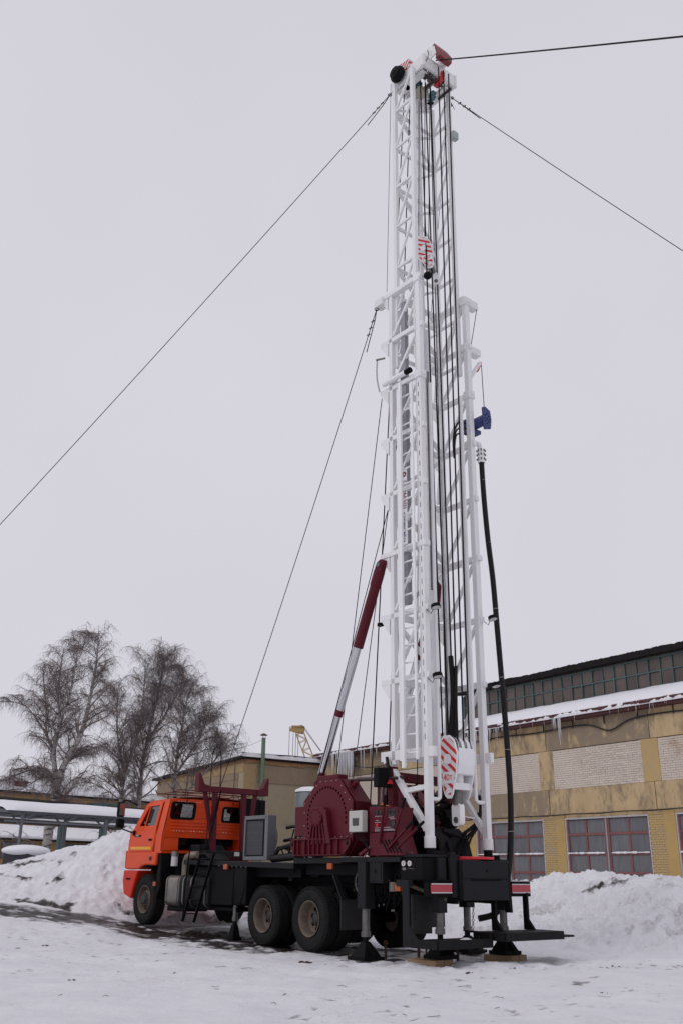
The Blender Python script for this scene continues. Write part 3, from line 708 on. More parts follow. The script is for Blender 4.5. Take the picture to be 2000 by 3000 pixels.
# --- chassis
ch = MB()
for y in (.42, -.42): ch.beam((-2.9, y, .98), (6.7, y, 1.16), .09, .26)
for x in (-2.2, -.7, .7, 2.2, 3.6, 5.0): ch.beam((x, -.42, 1.0 + .018 * x), (x, .42, 1.0 + .018 * x), .12, .18)
ch.obj('chassis_frame', BLACK, RIG)
ax = MB()
for x, z in ((6.04, .70), (1.35, .54), (-.07, .54)):
    ax.tube((x, -.95, z), (x, .95, z), .085, n=12)
    if x < 2: ax.sphere((x, 0, z), .23, 8)
ax.tube((1.35, 0, .62), (5.0, 0, 1.0), .06, n=8); ax.tube((-.07, 0, .58), (1.35, 0, .58), .05, n=8)
for y in (.5, -.5):
    for k in range(6): ax.beam((-.55 + .05 * k, y, .66 + .022 * k), (1.85 - .05 * k, y, .66 + .022 * k), .09, .02)
ax.obj('axles', BLACK, RIG)
sb = MB().box((-2.5, -.55, 1.12), (4.3, .55, 1.44)).box((-2.4, .55, 1.25), (.3, 1.0, 1.44)).box((-2.4, -1.0, 1.25), (2.3, -.55, 1.44)).box((.45, .55, 1.2), (4.1, 1.0, 1.38))
sb.obj('subframe', BLACK, RIG, bevel=.01)
# gearbox / engine clutter in the dark under the deck
cl = MB(); rr = random.Random(5)
for i in range(46):
    x = rr.uniform(-2.3, 4.2); y = rr.uniform(.2, .95); z = rr.uniform(.75, 1.35)
    if rr.random() < .5: cl.tube((x, y, z), (x + rr.uniform(-.4, .4), y + rr.uniform(-.1, .1), z + rr.uniform(-.1, .1)), rr.uniform(.015, .06), n=8)
    else: cl.box((x, y, z), (x + rr.uniform(.08, .3), y + rr.uniform(.05, .15), z + rr.uniform(.06, .2)))
for i in range(16):
    x = rr.uniform(-2.4, -1.1); cl.path([(x, 1.0, 1.3), (x + rr.uniform(-.1, .1), 1.03, 1.0), (x + rr.uniform(-.25, .25), .95, rr.uniform(.7, .95)), (x + rr.uniform(-.3, .3), .8, 1.05)], .013, 6)
tag(cl.obj('underdeck_pipework', BLACK, RIG), kind='stuff')
cl = MB()
for i in range(14):
    x = rr.uniform(-2.45, -1.0); y = rr.uniform(.95, 1.12); z = rr.uniform(.72, 1.38); cl.tube((x, y, z), (x + rr.uniform(-.05, .05), y + .03, z + rr.uniform(-.03, .03)), rr.uniform(.008, .018), n=7)
tag(cl.obj('pipe_fittings', STEEL, RIG), kind='stuff')
MB().lathe((-1.35, 1.05, 1.15), (0, 1, 0), [(0, .18), (.02, .195), (.05, .18)], 24).obj('hose_reel', STEEL, RIG)
MB().tube((-2.12, 1.05, 1.02), (-2.12, 1.05, 1.16), .075, n=16).obj('air_tank', mat('tan_steel', (.17, .15, .12), rough=.5, metal=.4), RIG)
MB().beam((-2.45, 1.0, 1.12), (-3.0, .75, .92), .05, .05).obj('tow_bar', mat('tan_bar', (.10, .075, .045), rough=.7), RIG)
# --- decks
MB().prism([(.40, 1.345), (4.35, 1.43), (4.35, 1.515), (.40, 1.445)], XY(1.22), 2.44).obj('deck', DGREY, RIG, bevel=.008)
MB().prism([(-2.46, 1.46), (-.97, 1.46), (-.97, 1.438), (.39, 1.438), (.39, 1.54), (-2.46, 1.535)], XY(1.225), 2.45).obj('deck', DGREY, RIG, bevel=.008)
for k in range(7): MB().tube((2.9 - .16 * k, 1.22, 1.395 - .003 * k), (2.9 - .16 * k, 1.235, 1.395 - .003 * k), .014, n=6).obj('bolt', STEEL, RIG)
for x, z in ((2.72, 1.38), (-.62, 1.395), (-2.36, 1.08)): MB().box((x, 1.2, z - .05), (x - .13, 1.25, z + .05)).obj('marker_lamp', AMBER, RIG, bevel=.008)
# --- cab
def cy(z): return 1.22 - .10 * max(0, min(1, (z - 2.1) / .7))
def side_fn(sg, off=0): return lambda u, v, ww: (u, sg * (cy(v) + off - ww), v)
def xr(z): return 5.24 + .105 * (2.8 - z) / .77
outer = [(6.97, 1.66), (6.95, 1.95), (6.80, 2.18), (6.36, 2.73), (6.2, 2.80), (5.25, 2.81), (5.30, 2.42), (5.345, 2.03), (5.36, 1.66)]
whole = [(6.52, 2.23), (6.19, 2.70), (5.66, 2.71), (5.73, 2.23)]
cab = MB()
cab.panel(outer, [whole], side_fn(1), .035); cab.panel(outer, [whole], side_fn(-1), .035)
rw1 = rrect(.50, 2.405, 1.075, 2.725, .05); rw2 = rrect(-.88, 2.375, -.27, 2.675, .05)
router = [(-1.2, 1.99), (1.2, 1.99), (1.2, 2.1), (1.125, 2.78), (1.07, 2.82), (-1.07, 2.82), (-1.125, 2.78), (-1.2, 2.1)]
cab.panel(router, [rw1, rw2], lambda u, v, ww: (xr(v) + ww, u, v), .035)
# lower corner box of the rear wall
cab.box((5.37, .80, 1.72), (5.62, 1.205, 1.99)).box((5.37, -.80, 1.72), (5.62, -1.205, 1.99))
# roof: crowned
na, nb = 9, 13
for top in (0, 1):
    pass
rv = []
for i in range(na):
    x = 5.245 + (6.36 - 5.245) * i / (na - 1)
    for j in range(nb):
        y = -1.13 + 2.26 * j / (nb - 1); zc = 2.80 + .085 * (1 - abs(y / 1.13) ** 3) - max(0, (x - 6.05) / .31) ** 2 * .10
        rv.append((x, y, zc))
cab.add(rv, [(i * nb + j, i * nb + j + 1, (i + 1) * nb + j + 1, (i + 1) * nb + j) for i in range(na - 1) for j in range(nb - 1)])
cab.add([(x, y, z - .04) for x, y, z in rv], [(i * nb + j + 1, i * nb + j, (i + 1) * nb + j, (i + 1) * nb + j + 1) for i in range(na - 1) for j in range(nb - 1)])
cab.box((6.80, -1.2, 1.32), (6.96, 1.2, 2.16)).box((5.4, -1.18, 1.66), (6.9, 1.18, 1.72))
cab.beam((6.84, .0, 2.16), (6.84, 0, 2.2), .05, 2.3)
CAB = cab.obj('cab', ORANGE, RIG, bevel=.010)
door = [(6.885, 1.70), (6.86, 1.95), (6.74, 2.17), (6.33, 2.725), (5.58, 2.745), (5.66, 2.2), (5.745, 1.70)]
dwin = [(6.49, 2.25), (6.18, 2.675), (5.69, 2.685), (5.745, 2.25)]
D_ = MB().panel(door, [dwin], side_fn(1, .022), .02).obj('door', ORANGE, CAB, bevel=.008)
MB().panel(door, [dwin], side_fn(-1, .022), .02).obj('door', ORANGE, CAB, bevel=.008)
MB().beam((6.24, 1.20, 2.25), (6.14, 1.135, 2.68), .035, .025).obj('window_divider', ORANGE, CAB)
for sg in (1, -1): MB().panel(whole, [], side_fn(sg, -.012), .006).obj('door_window', GLASS, CAB, smooth=0)
# black door seam and rear edge seam
MB().path([(5.545, cy(2.74) + .004, 2.76), (5.62, cy(2.2) + .004, 2.2), (5.70, 1.224, 1.69)], .007, 4).obj('door_seam', INT, CAB)
MB().path([(5.262, cy(2.79) + .003, 2.79), (5.315, cy(2.3) + .003, 2.3), (5.36, 1.222, 2.02), (5.375, 1.222, 1.7)], .010, 4).obj('corner_seam', INT, CAB)
MB().prism([(6.79, 1.745), (5.80, 1.735), (5.80, 1.795), (6.78, 1.805)], side_fn(1, .030), .006).obj('reflective_stripe', YEL, CAB, smooth=0)
MB().prism([(6.35, 2.02), (6.62, 2.025), (6.62, 2.065), (6.35, 2.06)], side_fn(1, .034), .01).obj('name_badge', BLACK, CAB)
h = MB().box((5.80, 1.24, 1.925), (5.93, 1.262, 1.965)); h.tube((5.86, 1.24, 1.945), (5.86, 1.275, 1.945), .022, n=10); h.obj('door_handle', BLACK, CAB, bevel=.006)
# ribs pressed into the rear wall
for z in (2.335, 2.265, 2.195, 2.125):
    MB().beam((xr(z) - .006, -1.0, z), (xr(z) - .006, 1.06, z), .022, .034, up=(0, 0, 1)).obj('pressed_rib', ORANGE, CAB, bevel=.008)
ring = MB().panel(rrect(-.20, 2.42, .42, 2.715, .06), [rrect(-.17, 2.45, .39, 2.685, .05)], lambda u, v, ww: (xr(v) - ww, u, v), .012).obj('pressed_panel', ORANGE, CAB, bevel=.004)
for q, (y0, y1, z0, z1) in enumerate(((.50, 1.075, 2.405, 2.725), (-.88, -.27, 2.375, 2.675))):
    fr = MB().panel(rrect(y0 - .03, z0 - .03, y1 + .03, z1 + .03, .07), [rrect(y0 + .018, z0 + .018, y1 - .018, z1 - .018, .04)], lambda u, v, ww: (xr(v) + .012 - ww, u, v), .026)
    wo = fr.obj('rear_window', BLACK, CAB, bevel=.005)
    MB().panel(rrect(y0, z0, y1, z1, .05), [], lambda u, v, ww: (xr(v) + .015 + ww, u, v), .005).obj('pane', GLASS, wo, smooth=0)
for y in (.98, .90, .82, .74, .53, .45, .30, .24, -.33, -.40):
    MB().tube((xr(2.13) - .012, y, 2.135), (xr(2.13) - .02, y, 2.135), .012, n=8).obj('rivet', LENSW, CAB)
for y in (.93, .85, .77, .69, .46, .38): MB().tube((xr(2.76) - .002, y, 2.762), (xr(2.76) - .012, y, 2.762), .012, n=8).obj('rivet', LENSW, CAB)
# fender and bumper
fen = [(5.53, 1.69), (5.55, 1.405), (6.0, 1.415), (6.2, 1.385), (6.33, 1.325), (6.985, 1.325), (6.975, 1.69)]
for sg in (1, -1):
    MB().prism(fen, lambda u, v, ww: (u, sg * (1.245 - ww), v), .36).obj('fender', ORANGE, CAB, bevel=.03)
bum = [(6.335, 1.30), (6.42, 1.12), (6.50, .92), (6.58, .70), (6.95, .80), (7.05, 1.05), (7.03, 1.30)]
MB().prism(bum, lambda u, v, ww: (u, 1.25 - ww, v), 2.5).obj('bumper', mat('red_orange_plastic', (0.62, 0.030, 0.008), rough=.4, spec=.25), CAB, bevel=.03)
MB().box((6.99, -1.1, 1.34), (7.03, 1.235, 1.72)).obj('grille_corner', mat('red_orange_plastic', (0.5, .03, .012)), CAB, bevel=.015)
MB().box((6.66, 1.24, 1.10), (6.86, 1.262, 1.135)).obj('bumper_slot', INT, CAB)
MB().box((5.72, 1.243, 1.50), (5.86, 1.258, 1.60)).obj('side_repeater', AMBER, CAB, bevel=.006)
MB().box((5.745, 1.257, 1.515), (5.80, 1.263, 1.585)).obj('side_badge', BLACK, CAB)
MB().prism([(5.36, .95), (5.50, .72), (5.55, 1.25), (5.50, 1.41), (6.3, 1.36), (6.36, 1.40), (5.46, 1.68), (5.40, 1.66)], XY(1.19), .3).obj('mudguard', BLACK, CAB, bevel=.02)
MB().box((5.52, 1.19, .98), (5.64, 1.215, 1.07)).obj('reflector', AMBER, CAB)
MB().box((5.22, -1.0, .98), (6.5, .85, 1.62)).obj('engine', BLACK, CAB, bevel=.05)
# glass front, seats seen through the rear windows
MB().add([(6.86, 1.12, 2.2), (6.86, -1.12, 2.2), (6.38, -1.05, 2.74), (6.38, 1.05, 2.74)], [(0, 1, 2, 3)]).obj('windscreen', GLASS, CAB, smooth=0)
for y in (.62, -.62):
    s = MB().box((5.75, y - .26, 1.95), (5.88, y + .26, 2.52)).box((5.78, y - .16, 2.56), (5.88, y + .16, 2.74)).box((5.8, y - .27, 1.85), (6.35, y + .27, 2.0))
    s.tube((5.83, y - .1, 2.5), (5.83, y - .1, 2.6), .012, n=6).tube((5.83, y + .1, 2.5), (5.83, y + .1, 2.6), .012, n=6)
    s.obj('seat', SEAT, CAB, bevel=.04, seg=3)
MB().box((6.45, -1.1, 1.8), (6.8, 1.1, 2.17)).obj('dashboard', INT, CAB, bevel=.03)
# mirrors
for sg in (1, -1):
    mr = MB().box((6.86, sg * 1.42, 2.46), (6.97, sg * 1.60, 2.80)).obj('mirror', BLACK, CAB, bevel=.035, seg=3)
    MB().box((6.86, sg * 1.41, 2.22), (6.98, sg * 1.60, 2.42)).obj('mirror', BLACK, CAB, bevel=.03, seg=3)
    MB().box((6.852, sg * 1.44, 2.49), (6.858, sg * 1.58, 2.77)).obj('mirror_glass', mat('mirror_glass', (.25, .25, .27), rough=.08, metal=.8), CAB)
    MB().path([(6.78, sg * 1.15, 2.74), (6.9, sg * 1.4, 2.84), (6.92, sg * 1.48, 2.8)], .016, 6).path([(6.86, sg * 1.2, 2.12), (6.92, sg * 1.45, 2.2), (6.92, sg * 1.5, 2.3)], .018, 6).obj('mirror_arm', BLACK, CAB)
MB().box((6.62, 1.235, 2.05), (6.70, 1.275, 2.16)).obj('mirror_bracket', BLACK, CAB, bevel=.01)
MB().tube((6.12, .55, 2.87), (6.12, .55, 2.93), .05, .035, n=12).obj('roof_lamp', BLACK, CAB)
# roof rail
rl = MB()
for x in (5.35, 6.15):
    rl.path([(x, 1.06, 3.06), (x, 1.02, 2.985), (x, .95, 2.97), (x, 0, 2.98), (x, -.95, 2.97), (x, -1.02, 2.985), (x, -1.06, 3.06)], .013, 6)
for y in (.9, .45, -.45, -.9): rl.tube((5.35, y, 2.975), (6.15, y, 2.975), .010, n=6)
for y in (.72, -.72):
    for x in (5.35, 6.15): rl.tube((x, y, 2.83), (x, y, 2.98), .012, n=6)
rl.path([(5.3, .95, 3.02), (5.28, .6, 3.02), (5.28, -.9, 3.02)], .010, 6).path([(5.22, .72, 2.70), (5.24, .72, 2.99)], .012, 6).path([(5.22, -.5, 2.74), (5.24, -.5, 2.99)], .012, 6)
rl.obj('roof_rail', MAROON, CAB)
# air intake unit and exhaust stack behind the cab (far side)
un = MB().box((4.90, -.60, 2.50), (5.15, -1.02, 2.90)).box((4.95, -.72, 1.6), (5.12, -.98, 2.5)).box((4.9, -1.02, 2.46), (5.15, -1.2, 2.88)); un.obj('air_intake', BLACK, RIG, bevel=.025)
MB().tube((5.0, -.82, 1.6), (5.0, -.82, 2.5), .13, n=16).obj('intake_bellows', BLACK, RIG)
# air filter can and exhaust elbow in front of the tank
fl = MB().tube((5.22, .95, 1.39), (5.22, .95, 1.60), .075, n=18).obj('fuel_filter', LENSW, RIG, bevel=.01)
MB().tube((5.22, .95, 1.60), (5.22, .95, 1.70), .085, n=14).obj('filter_head', ALU, RIG)
MB().path([(4.72, .95, 1.18), (4.72, .95, 1.35), (4.71, .95, 1.48), (4.66, .95, 1.57), (4.55, .94, 1.615), (4.42, .92, 1.62), (4.3, .90, 1.62)], .078, 16).obj('exhaust_elbow', mat('rusty_exhaust', (.26, .22, .18), (.15, .12, .095), rough=.5, metal=.4, nscale=8), RIG)
MB().lathe((4.715, .95, 1.42), (0, .1, 1), [(0, .08), (.02, .085), (.04, .08)], 18).obj('clamp', STEEL, RIG)
# fuel tank
def rbox(mb, x0, x1, y0, y1, z0, z1, r):
    return mb.prism(rrect(y0, z0, y1, z1, r, 5), lambda u, v, ww: (x0 + ww, u, v), x1 - x0)
t = rbox(MB(), 4.47, 5.04, .60, 1.22, .60, 1.20, .11).obj('fuel_tank', ALU, RIG, bevel=.02)
t2 = rbox(MB(), 3.28, 4.465, .60, 1.215, .61, 1.195, .11).obj('fuel_tank', DGREY, RIG, bevel=.02)
for x in (4.98, 4.52): rbox(MB(), x - .012, x + .012, .59, 1.232, .59, 1.212, .115).obj('strap', STEEL, t, bevel=.003)
for x in (4.30, 3.98, 3.42): rbox(MB(), x - .018, x + .018, .59, 1.228, .60, 1.207, .115).obj('strap', ALU, t2, bevel=.003)
MB().box((4.35, .55, .50), (5.1, 1.12, .60)).box((2.4, .6, .56), (4.4, 1.1, .64)).obj('tank_bracket', BLACK, RIG, bevel=.02)
MB().box((2.45, .62, .66), (3.27, 1.17, 1.40)).obj('tool_box', BLACK, RIG, bevel=.03)
MB().path([(2.4, 1.18, 1.40), (2.42, 1.19, 1.05), (2.35, 1.19, .72), (2.15, 1.19, .70), (2.02, 1.19, .95), (1.95, 1.18, 1.40)], .012, 6).obj('guard_edge', BLACK, RIG)
rbox(MB(), 1.95, 2.38, .75, 1.19, .68, 1.40, .06).obj('mudguard', BLACK, RIG, bevel=.02)
# dark gear between cab and rack
bx = MB().box((4.40, -.35, 1.50), (4.62, .66, 1.72)).prism([(-.1, 1.60), (.70, 1.62), (.72, 1.84), (.1, 1.83)], lambda u, v, ww: (4.62 + ww, u, v), .35)
bx.obj('battery_box', DGREY, RIG, bevel=.02)
MB().box((4.392, -.20, 1.615), (4.398, -.07, 1.70)).obj('plate_sticker', LENSW, RIG)
hoses = MB()
for k in range(7): hoses.path([(4.6, .8 - .08 * k, 1.48), (4.5, .78 - .08 * k, 1.62), (4.25, .75 - .07 * k, 1.64), (4.05, .7 - .07 * k, 1.52)], .022, 7)
hoses.obj('hoses', HOSE, RIG)
# --- access ladder
ld = MB().beam((4.14, 1.27, .33), (3.60, 1.26, 1.62), .05, .03).beam((3.69, 1.27, .33), (3.07, 1.26, 1.66), .05, .03)
ld.path([(3.60, 1.26, 1.6), (3.72, 1.26, 1.76), (4.0, 1.26, 1.79), (4.05, 1.26, 1.74), (4.13, 1.27, .95), (4.14, 1.27, .4)], .016, 6)
LD = ld.obj('ladder', BLACK, RIG)
for k in range(5):
    tt = .12 + .2 * k; a = lerp((4.14, 1.27, .33), (3.60, 1.26, 1.62), tt); b = lerp((3.69, 1.27, .33), (3.07, 1.26, 1.66), tt); MB().tube(a, b, .016, n=6).obj('rung', BLACK, LD)
# --- mast rest behind the cab
mr = MB().beam((4.5, .90, 3.00), (4.5, -.82, 3.00), .14, .13)
REST = mr.obj('mast_rest', MAROON, RIG, bevel=.008)
for sg in (1, -1): MB().prism([(sg * .62, 3.06), (sg * .78, 3.10), (sg * .90, 3.33), (sg * .93, 3.33), (sg * .93, 2.93), (sg * .62, 2.93)], lambda u, v, ww: (4.59 - ww, u, v), .18).obj('horn', MAROON, REST, bevel=.006)
for y in (.43, -.33): MB().beam((4.5, y + .02, 2.94), (4.5, y, 1.50), .10, .10).obj('post', MAROON, REST, bevel=.006)
for a, b in (((4.5, .72, 2.95), (4.5, .36, 1.56)), ((4.5, -.62, 2.95), (4.5, -.42, 1.56))): MB().beam(a, b, .08, .08).obj('brace', MAROON, REST, bevel=.006)
MB().box((4.4, .05, 1.52), (4.6, -.45, 1.60)).obj('base_plate', MAROON, REST)
# --- oil cooler on the left deck edge
co = MB().box((1.42, .95, 1.53), (1.48, 1.14, 2.31)).box((2.15, .95, 1.53), (2.20, 1.14, 2.31)).box((1.42, .95, 2.25), (2.20, 1.14, 2.32)).box((1.42, .95, 1.50), (2.20, 1.14, 1.57))
co.box((1.36, .95, 1.50), (1.42, 1.15, 2.32))
OC = co.obj('oil_cooler', CGREY, RIG, bevel=.008)
MB().box((1.48, .96, 1.57), (2.15, 1.05, 2.25)).obj('radiator_core', mat('core_dark', (.02, .021, .025), rough=.7), OC)
gr = MB()
for k in range(24): x = 1.58 + .0225 * k; gr.box((x, 1.10, 1.60), (x + .008, 1.118, 2.22))
for k in range(4): z = 1.72 + .14 * k; gr.box((1.57, 1.105, z), (2.13, 1.113, z + .006))
gr.obj('grille', mat('grille_grey', (.13, .13, .135), rough=.5, metal=.2), OC, smooth=0)
sh = MB()
for k in range(11): sh.box((2.13, 1.10, 1.60 + .058 * k), (2.18, 1.147, 1.615 + .058 * k))
sh.obj('louvre', CGREY, OC)
MB().lathe((1.77, .95, 1.92), (0, -1, 0), [(0, .37), (.10, .33), (.18, .22), (.20, 0)], 28).obj('fan_shroud', CGREY, OC)
hs = MB()
for z, y in ((2.10, .7), (1.86, .75), (1.72, .9)): hs.path([(1.36, y, z), (1.15, y, z + .02), (.9, y + .05, z), (.5, y + .1, z + .02)], .032, 8)
hs.path([(1.33, 1.0, 1.55), (1.2, 1.0, 1.7), (.9, 1.0, 1.75), (.5, 1.05, 1.8)], .04, 8).tube((1.3, 1.05, 1.53), (.5, 1.05, 1.57), .07, n=12)
for i in range(16): hs.path([(rr.uniform(.5, 1.2), rr.uniform(.6, 1.1), 1.5), (rr.uniform(.5, 1.2), rr.uniform(.7, 1.1), 1.7), (rr.uniform(.4, .7), rr.uniform(.7, 1.1), rr.uniform(1.6, 2.2))], .014, 6)
hs.obj('hydraulic_hoses', HOSE, RIG)
st = MB()
for i in range(9): st.tube((.5, 1.0, 1.65 + .06 * i), (.58, 1.02, 1.66 + .06 * i), .02, n=7)
st.obj('hose_fittings', STEEL, RIG)
# --- drum (draw-works) housing: drilled side plate with bearing
plate = [(.33, 1.56), (.42, 1.70), (.42, 1.86), (.16, 1.88), (.16, 2.50), (-.28, 2.85), (-.86, 2.85), (-1.25, 2.45), (-1.25, 1.80), (-1.05, 1.56)]
hl = [circ(-.52 + .545 * math.cos(R(a)), 2.17 + .545 * math.sin(R(a)), .026, 12) for a in np.linspace(-32, 187, 27)]
DH = MB().panel(plate, hl, XY(1.20), .03).obj('drum_housing', MAROON, RIG, bevel=.004)
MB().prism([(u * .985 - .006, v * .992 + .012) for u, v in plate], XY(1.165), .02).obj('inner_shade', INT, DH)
MB().prism(plate, XY(1.12), .34).obj('housing_body', MAROON, DH, bevel=.008)
MB().prism([(.33, 1.56), (.16, 2.50), (-.28, 2.85), (-.86, 2.85), (-1.25, 2.45), (-1.25, 1.8), (-1.05, 1.56)], XY(-.5), .3).obj('housing_body', MAROON, DH, bevel=.008)
MB().tube((-.52, .8, 2.15), (-.52, -.5, 2.15), .33, n=28).obj('rope_drum', ROPE, DH)
MB().box((.14, 1.17, 1.90), (.46, .82, 2.42)).obj('side_box', MAROON, DH, bevel=.008)
MB().lathe((.30, 1.0, 2.44), (1, 0, 0), [(0, .035), (.02, .055), (.04, .035)], 12).obj('lifting_eye', MAROON, DH)
MB().box((-.18, 1.16, 2.85), (-.80, .95, 2.93)).obj('top_box', MAROON, DH, bevel=.008)
pd = MB().prism([(-.20, 2.12), (-.50, 2.14), (-.72, 1.76), (-.08, 1.74)], XY(1.27), .07)
for x in (-.14, -.26, -.38, -.50, -.62): pd.beam((x * .6 - .14, 1.29, 2.10), (x, 1.29, 1.76), .03, .03)
pd.obj('bearing_pedestal', MAROON, DH, bevel=.006)
hb = MB().lathe((-.35, 1.2, 2.21), (0, 1, 0), [(0, .165), (.10, .165), (.115, .15), (.12, 0)], 30)
for k in range(10): a = k * .628; hb.tube((-.35 + .135 * math.cos(a), 1.31, 2.21 + .135 * math.sin(a)), (-.35 + .135 * math.cos(a), 1.335, 2.21 + .135 * math.sin(a)), .013, n=6)
hb.obj('bearing_cap', MAROON, DH)
arc = [(-.42, 2.37), (-.55, 2.37), (-.64, 2.30), (-.68, 2.1), (-.78, 1.76), (-.66, 1.76), (-.58, 2.08), (-.55, 2.24), (-.42, 2.28)]
MB().prism(arc, XY(1.31), .12).obj('guard_cover', MAROON, DH, bevel=.008)
skirt = MB().prism([(.36, 1.575), (.46, 1.70), (.46, 1.84), (.36, 1.86), (-1.08, 1.84), (-1.20, 1.86), (-1.25, 1.80), (-1.22, 1.72), (-1.05, 1.575)], XY(1.25), .02)
skirt.box((.4, 1.23, 1.83), (-1.2, 1.30, 1.85)).box((.36, 1.23, 1.57), (-1.05, 1.30, 1.585))
SK = skirt.obj('skirt_plate', MAROON, DH, bevel=.004)
for x in (.30, .18, -.02, -.16, -.29, -.42, -.58, -.76, -.95): MB().box((x - .008, 1.25, 1.585), (x + .008, 1.295, 1.83)).obj('stiffener', MAROON, SK)
for x in (.40, -1.17): MB().tube((x, 1.249, 1.76), (x, 1.252, 1.76), .035, n=14).obj('slot', INT, SK)
bl = MB()
for x, z in [(.12, 2.46), (-.05, 2.62), (-.22, 2.76), (-.34, 2.82), (-.5, 2.82), (-.66, 2.82), (-.8, 2.82), (-.93, 2.72), (-1.04, 2.60), (-1.16, 2.48), (-1.21, 2.3), (-1.21, 2.1), (-1.21, 1.92), (.12, 2.3), (.12, 2.08), (.3, 1.87), (.1, 1.87), (-.78, 1.87), (-.95, 1.87), (-1.1, 1.87)]: bl.tube((x, 1.2, z), (x, 1.209, z), .007, n=6)
tag(bl.obj('bolts', LENSW, DH), kind='stuff')
MB().tube((-1.02, 1.0, 2.72), (-1.12, 1.0, 2.80), .05, n=10).obj('spout', MAROON, DH)
for y, z in ((.95, 2.83), (.80, 2.86)): MB().tube((-.9, y, z), (-1.95, y - .15, z - .02), .028, n=8).obj('push_rod', mat('dark_rod', (.03, .012, .014), rough=.5), RIG)
# --- electrical box
EB = MB().box((-1.34, 1.24, 1.93), (-1.69, 1.36, 2.27)).obj('electrical_box', BOXG, RIG, bevel=.01)
MB().box((-1.44, 1.36, 2.03), (-1.60, 1.366, 2.15)).obj('box_label', mat('dark_label', (.05, .05, .05), rough=.5), EB)
MB().box((-1.335, 1.22, 1.99), (-1.25, 1.30, 2.2)).obj('box_bracket', MAROON, EB)
wr = MB()
for k in range(9): x = -1.42 - .03 * k; wr.path([(x, 1.30, 1.93), (x, 1.31, 1.88), (x - .05 + rr.uniform(-.04, .04), 1.27, 1.80), (-1.68, 1.22, 1.70 + rr.uniform(-.1, .12))], .0035, 4)
wr.obj('cable_tails', HOSE, EB)
# --- control console
CP = MB().prism([(-1.71, 1.56), (-2.52, 1.56), (-2.36, 1.92), (-2.42, 2.30), (-1.71, 2.33)], XY(1.22), .35).obj('control_console', MAROON, RIG, bevel=.006)
MB().box((-1.71, 1.225, 1.915), (-2.36, 1.215, 1.93)).obj('panel_seam', INT, CP)
def gauge(x, z, r, y=1.22, face=None):
    g = MB().lathe((x, y, z), (0, 1, 0), [(0, r), (.02, r), (.022, r * .82), (.014, r * .8), (.014, 0)], 18).obj('gauge', face or HUBM, CP); return g
for x, z, r in ((-1.905, 2.225, .038), (-2.0, 2.225, .038), (-2.30, 2.04, .062), (-2.22, 2.23, .03), (-2.31, 2.23, .03)): gauge(x, z, r)
MB().box((-2.18, 1.22, 2.16), (-2.36, 1.226, 2.28)).obj('instrument_block', HUBM, CP)
MB().lathe((-1.935, 1.22, 2.03), (0, 1, 0), [(0, .028), (.03, .026), (.032, 0)], 14).obj('stop_button', SREDP, CP)
PRINT = mat('panel_print', (.42, .40, .40), rough=.5)
tx = MB()
for z, x0, x1 in ((2.165, -1.86, -2.06), (2.10, -1.88, -1.95), (2.07, -1.86, -2.0), (1.985, -1.86, -2.0), (1.985, -2.05, -2.33), (1.955, -1.86, -2.3), (1.935, -1.86, -1.98), (1.94, -2.05, -2.33), (2.14, -2.2, -2.34), (2.115, -2.24, -2.32)):
    x = x0
    while x > x1: d = rr.uniform(.012, .03); tx.box((x, 1.221, z), (x - d, 1.224, z + .012)); x -= d + .012
tag(tx.obj('panel_lettering', PRINT, CP, smooth=0), kind='stuff')
for x in (-2.02, -2.10, -2.18, -2.26, -2.34): MB().beam((x, 1.223, 1.80), (x - .16, 1.223, 1.60), .03, .006, up=(0, 1, 0)).obj('lever_slot', INT, CP)
for a, b in (((-1.99, 1.23, 1.74), (-2.21, 1.30, 2.49)), ((-2.30, 1.22, 1.78), (-2.70, 1.32, 2.41)), ((-2.18, 1.23, 1.66), (-2.88, 1.34, 2.04)), ((-2.42, 1.22, 1.68), (-3.12, 1.32, 2.04))):
    lv = MB().beam(a, lerp(a, b, .80), .04, .025).obj('lever', MAROON, CP, bevel=.004)
    MB().tube(lerp(a, b, .78), b, .024, n=10).obj('grip', BLACK, lv)
MB().beam((-1.52, 1.26, 1.57), (-1.72, 1.26, 1.66), .06, .05).obj('foot_pedal', MAROON, RIG, bevel=.005)
MB().tube((-2.2, 1.1, 1.60), (-2.62, 1.1, 1.60), .012, n=6).obj('rod', STEEL, RIG)
MB().prism([(-2.30, 1.535), (-2.95, 1.535), (-2.95, 1.575), (-2.30, 1.575)], XY(1.18), .8).obj('deck', DGREY, RIG, bevel=.006)
# --- mast base frame (maroon) with winches and pipework
FRM = MB().beam((-1.70, .68, 1.54), (-1.70, .68, 3.02), .13, .13).obj('mast_base_frame', MAROON, RIG, bevel=.008)
for a, b, wd in (((-1.70, -.68, 1.54), (-1.70, -.68, 2.95), .13), ((-1.70, .74, 2.86), (-1.70, -.74, 2.84), .15), ((-1.70, .7, 2.19), (-1.70, -.72, 2.19), .14), ((-1.7, .6, 2.78), (-1.7, -.1, 2.24), .09), ((-1.7, -.6, 2.78), (-1.7, .1, 2.24), .09),
                 ((-1.70, .70, 2.95), (-1.15, .70, 1.56), .10), ((-1.70, -.70, 2.95), (-1.15, -.70, 1.56), .10), ((-1.7, -.5, 2.1), (-1.7, -.1, 1.56), .1), ((-1.7, .5, 2.1), (-1.7, .1, 1.56), .1)):
    MB().beam(a, b, wd).obj('frame_member', MAROON, FRM, bevel=.006)
MB().tube((-1.62, .62, 3.0), (-1.62, .76, 3.0), .09, n=16).obj('pivot', MAROON, FRM)
db = MB().prism([(.78, 2.66), (1.08, 2.66), (1.08, 2.98), (.84, 3.0)], lambda u, v, ww: (-1.78 + ww, u, v), .13).obj('lamp_housing', BLACK, FRM, bevel=.012)
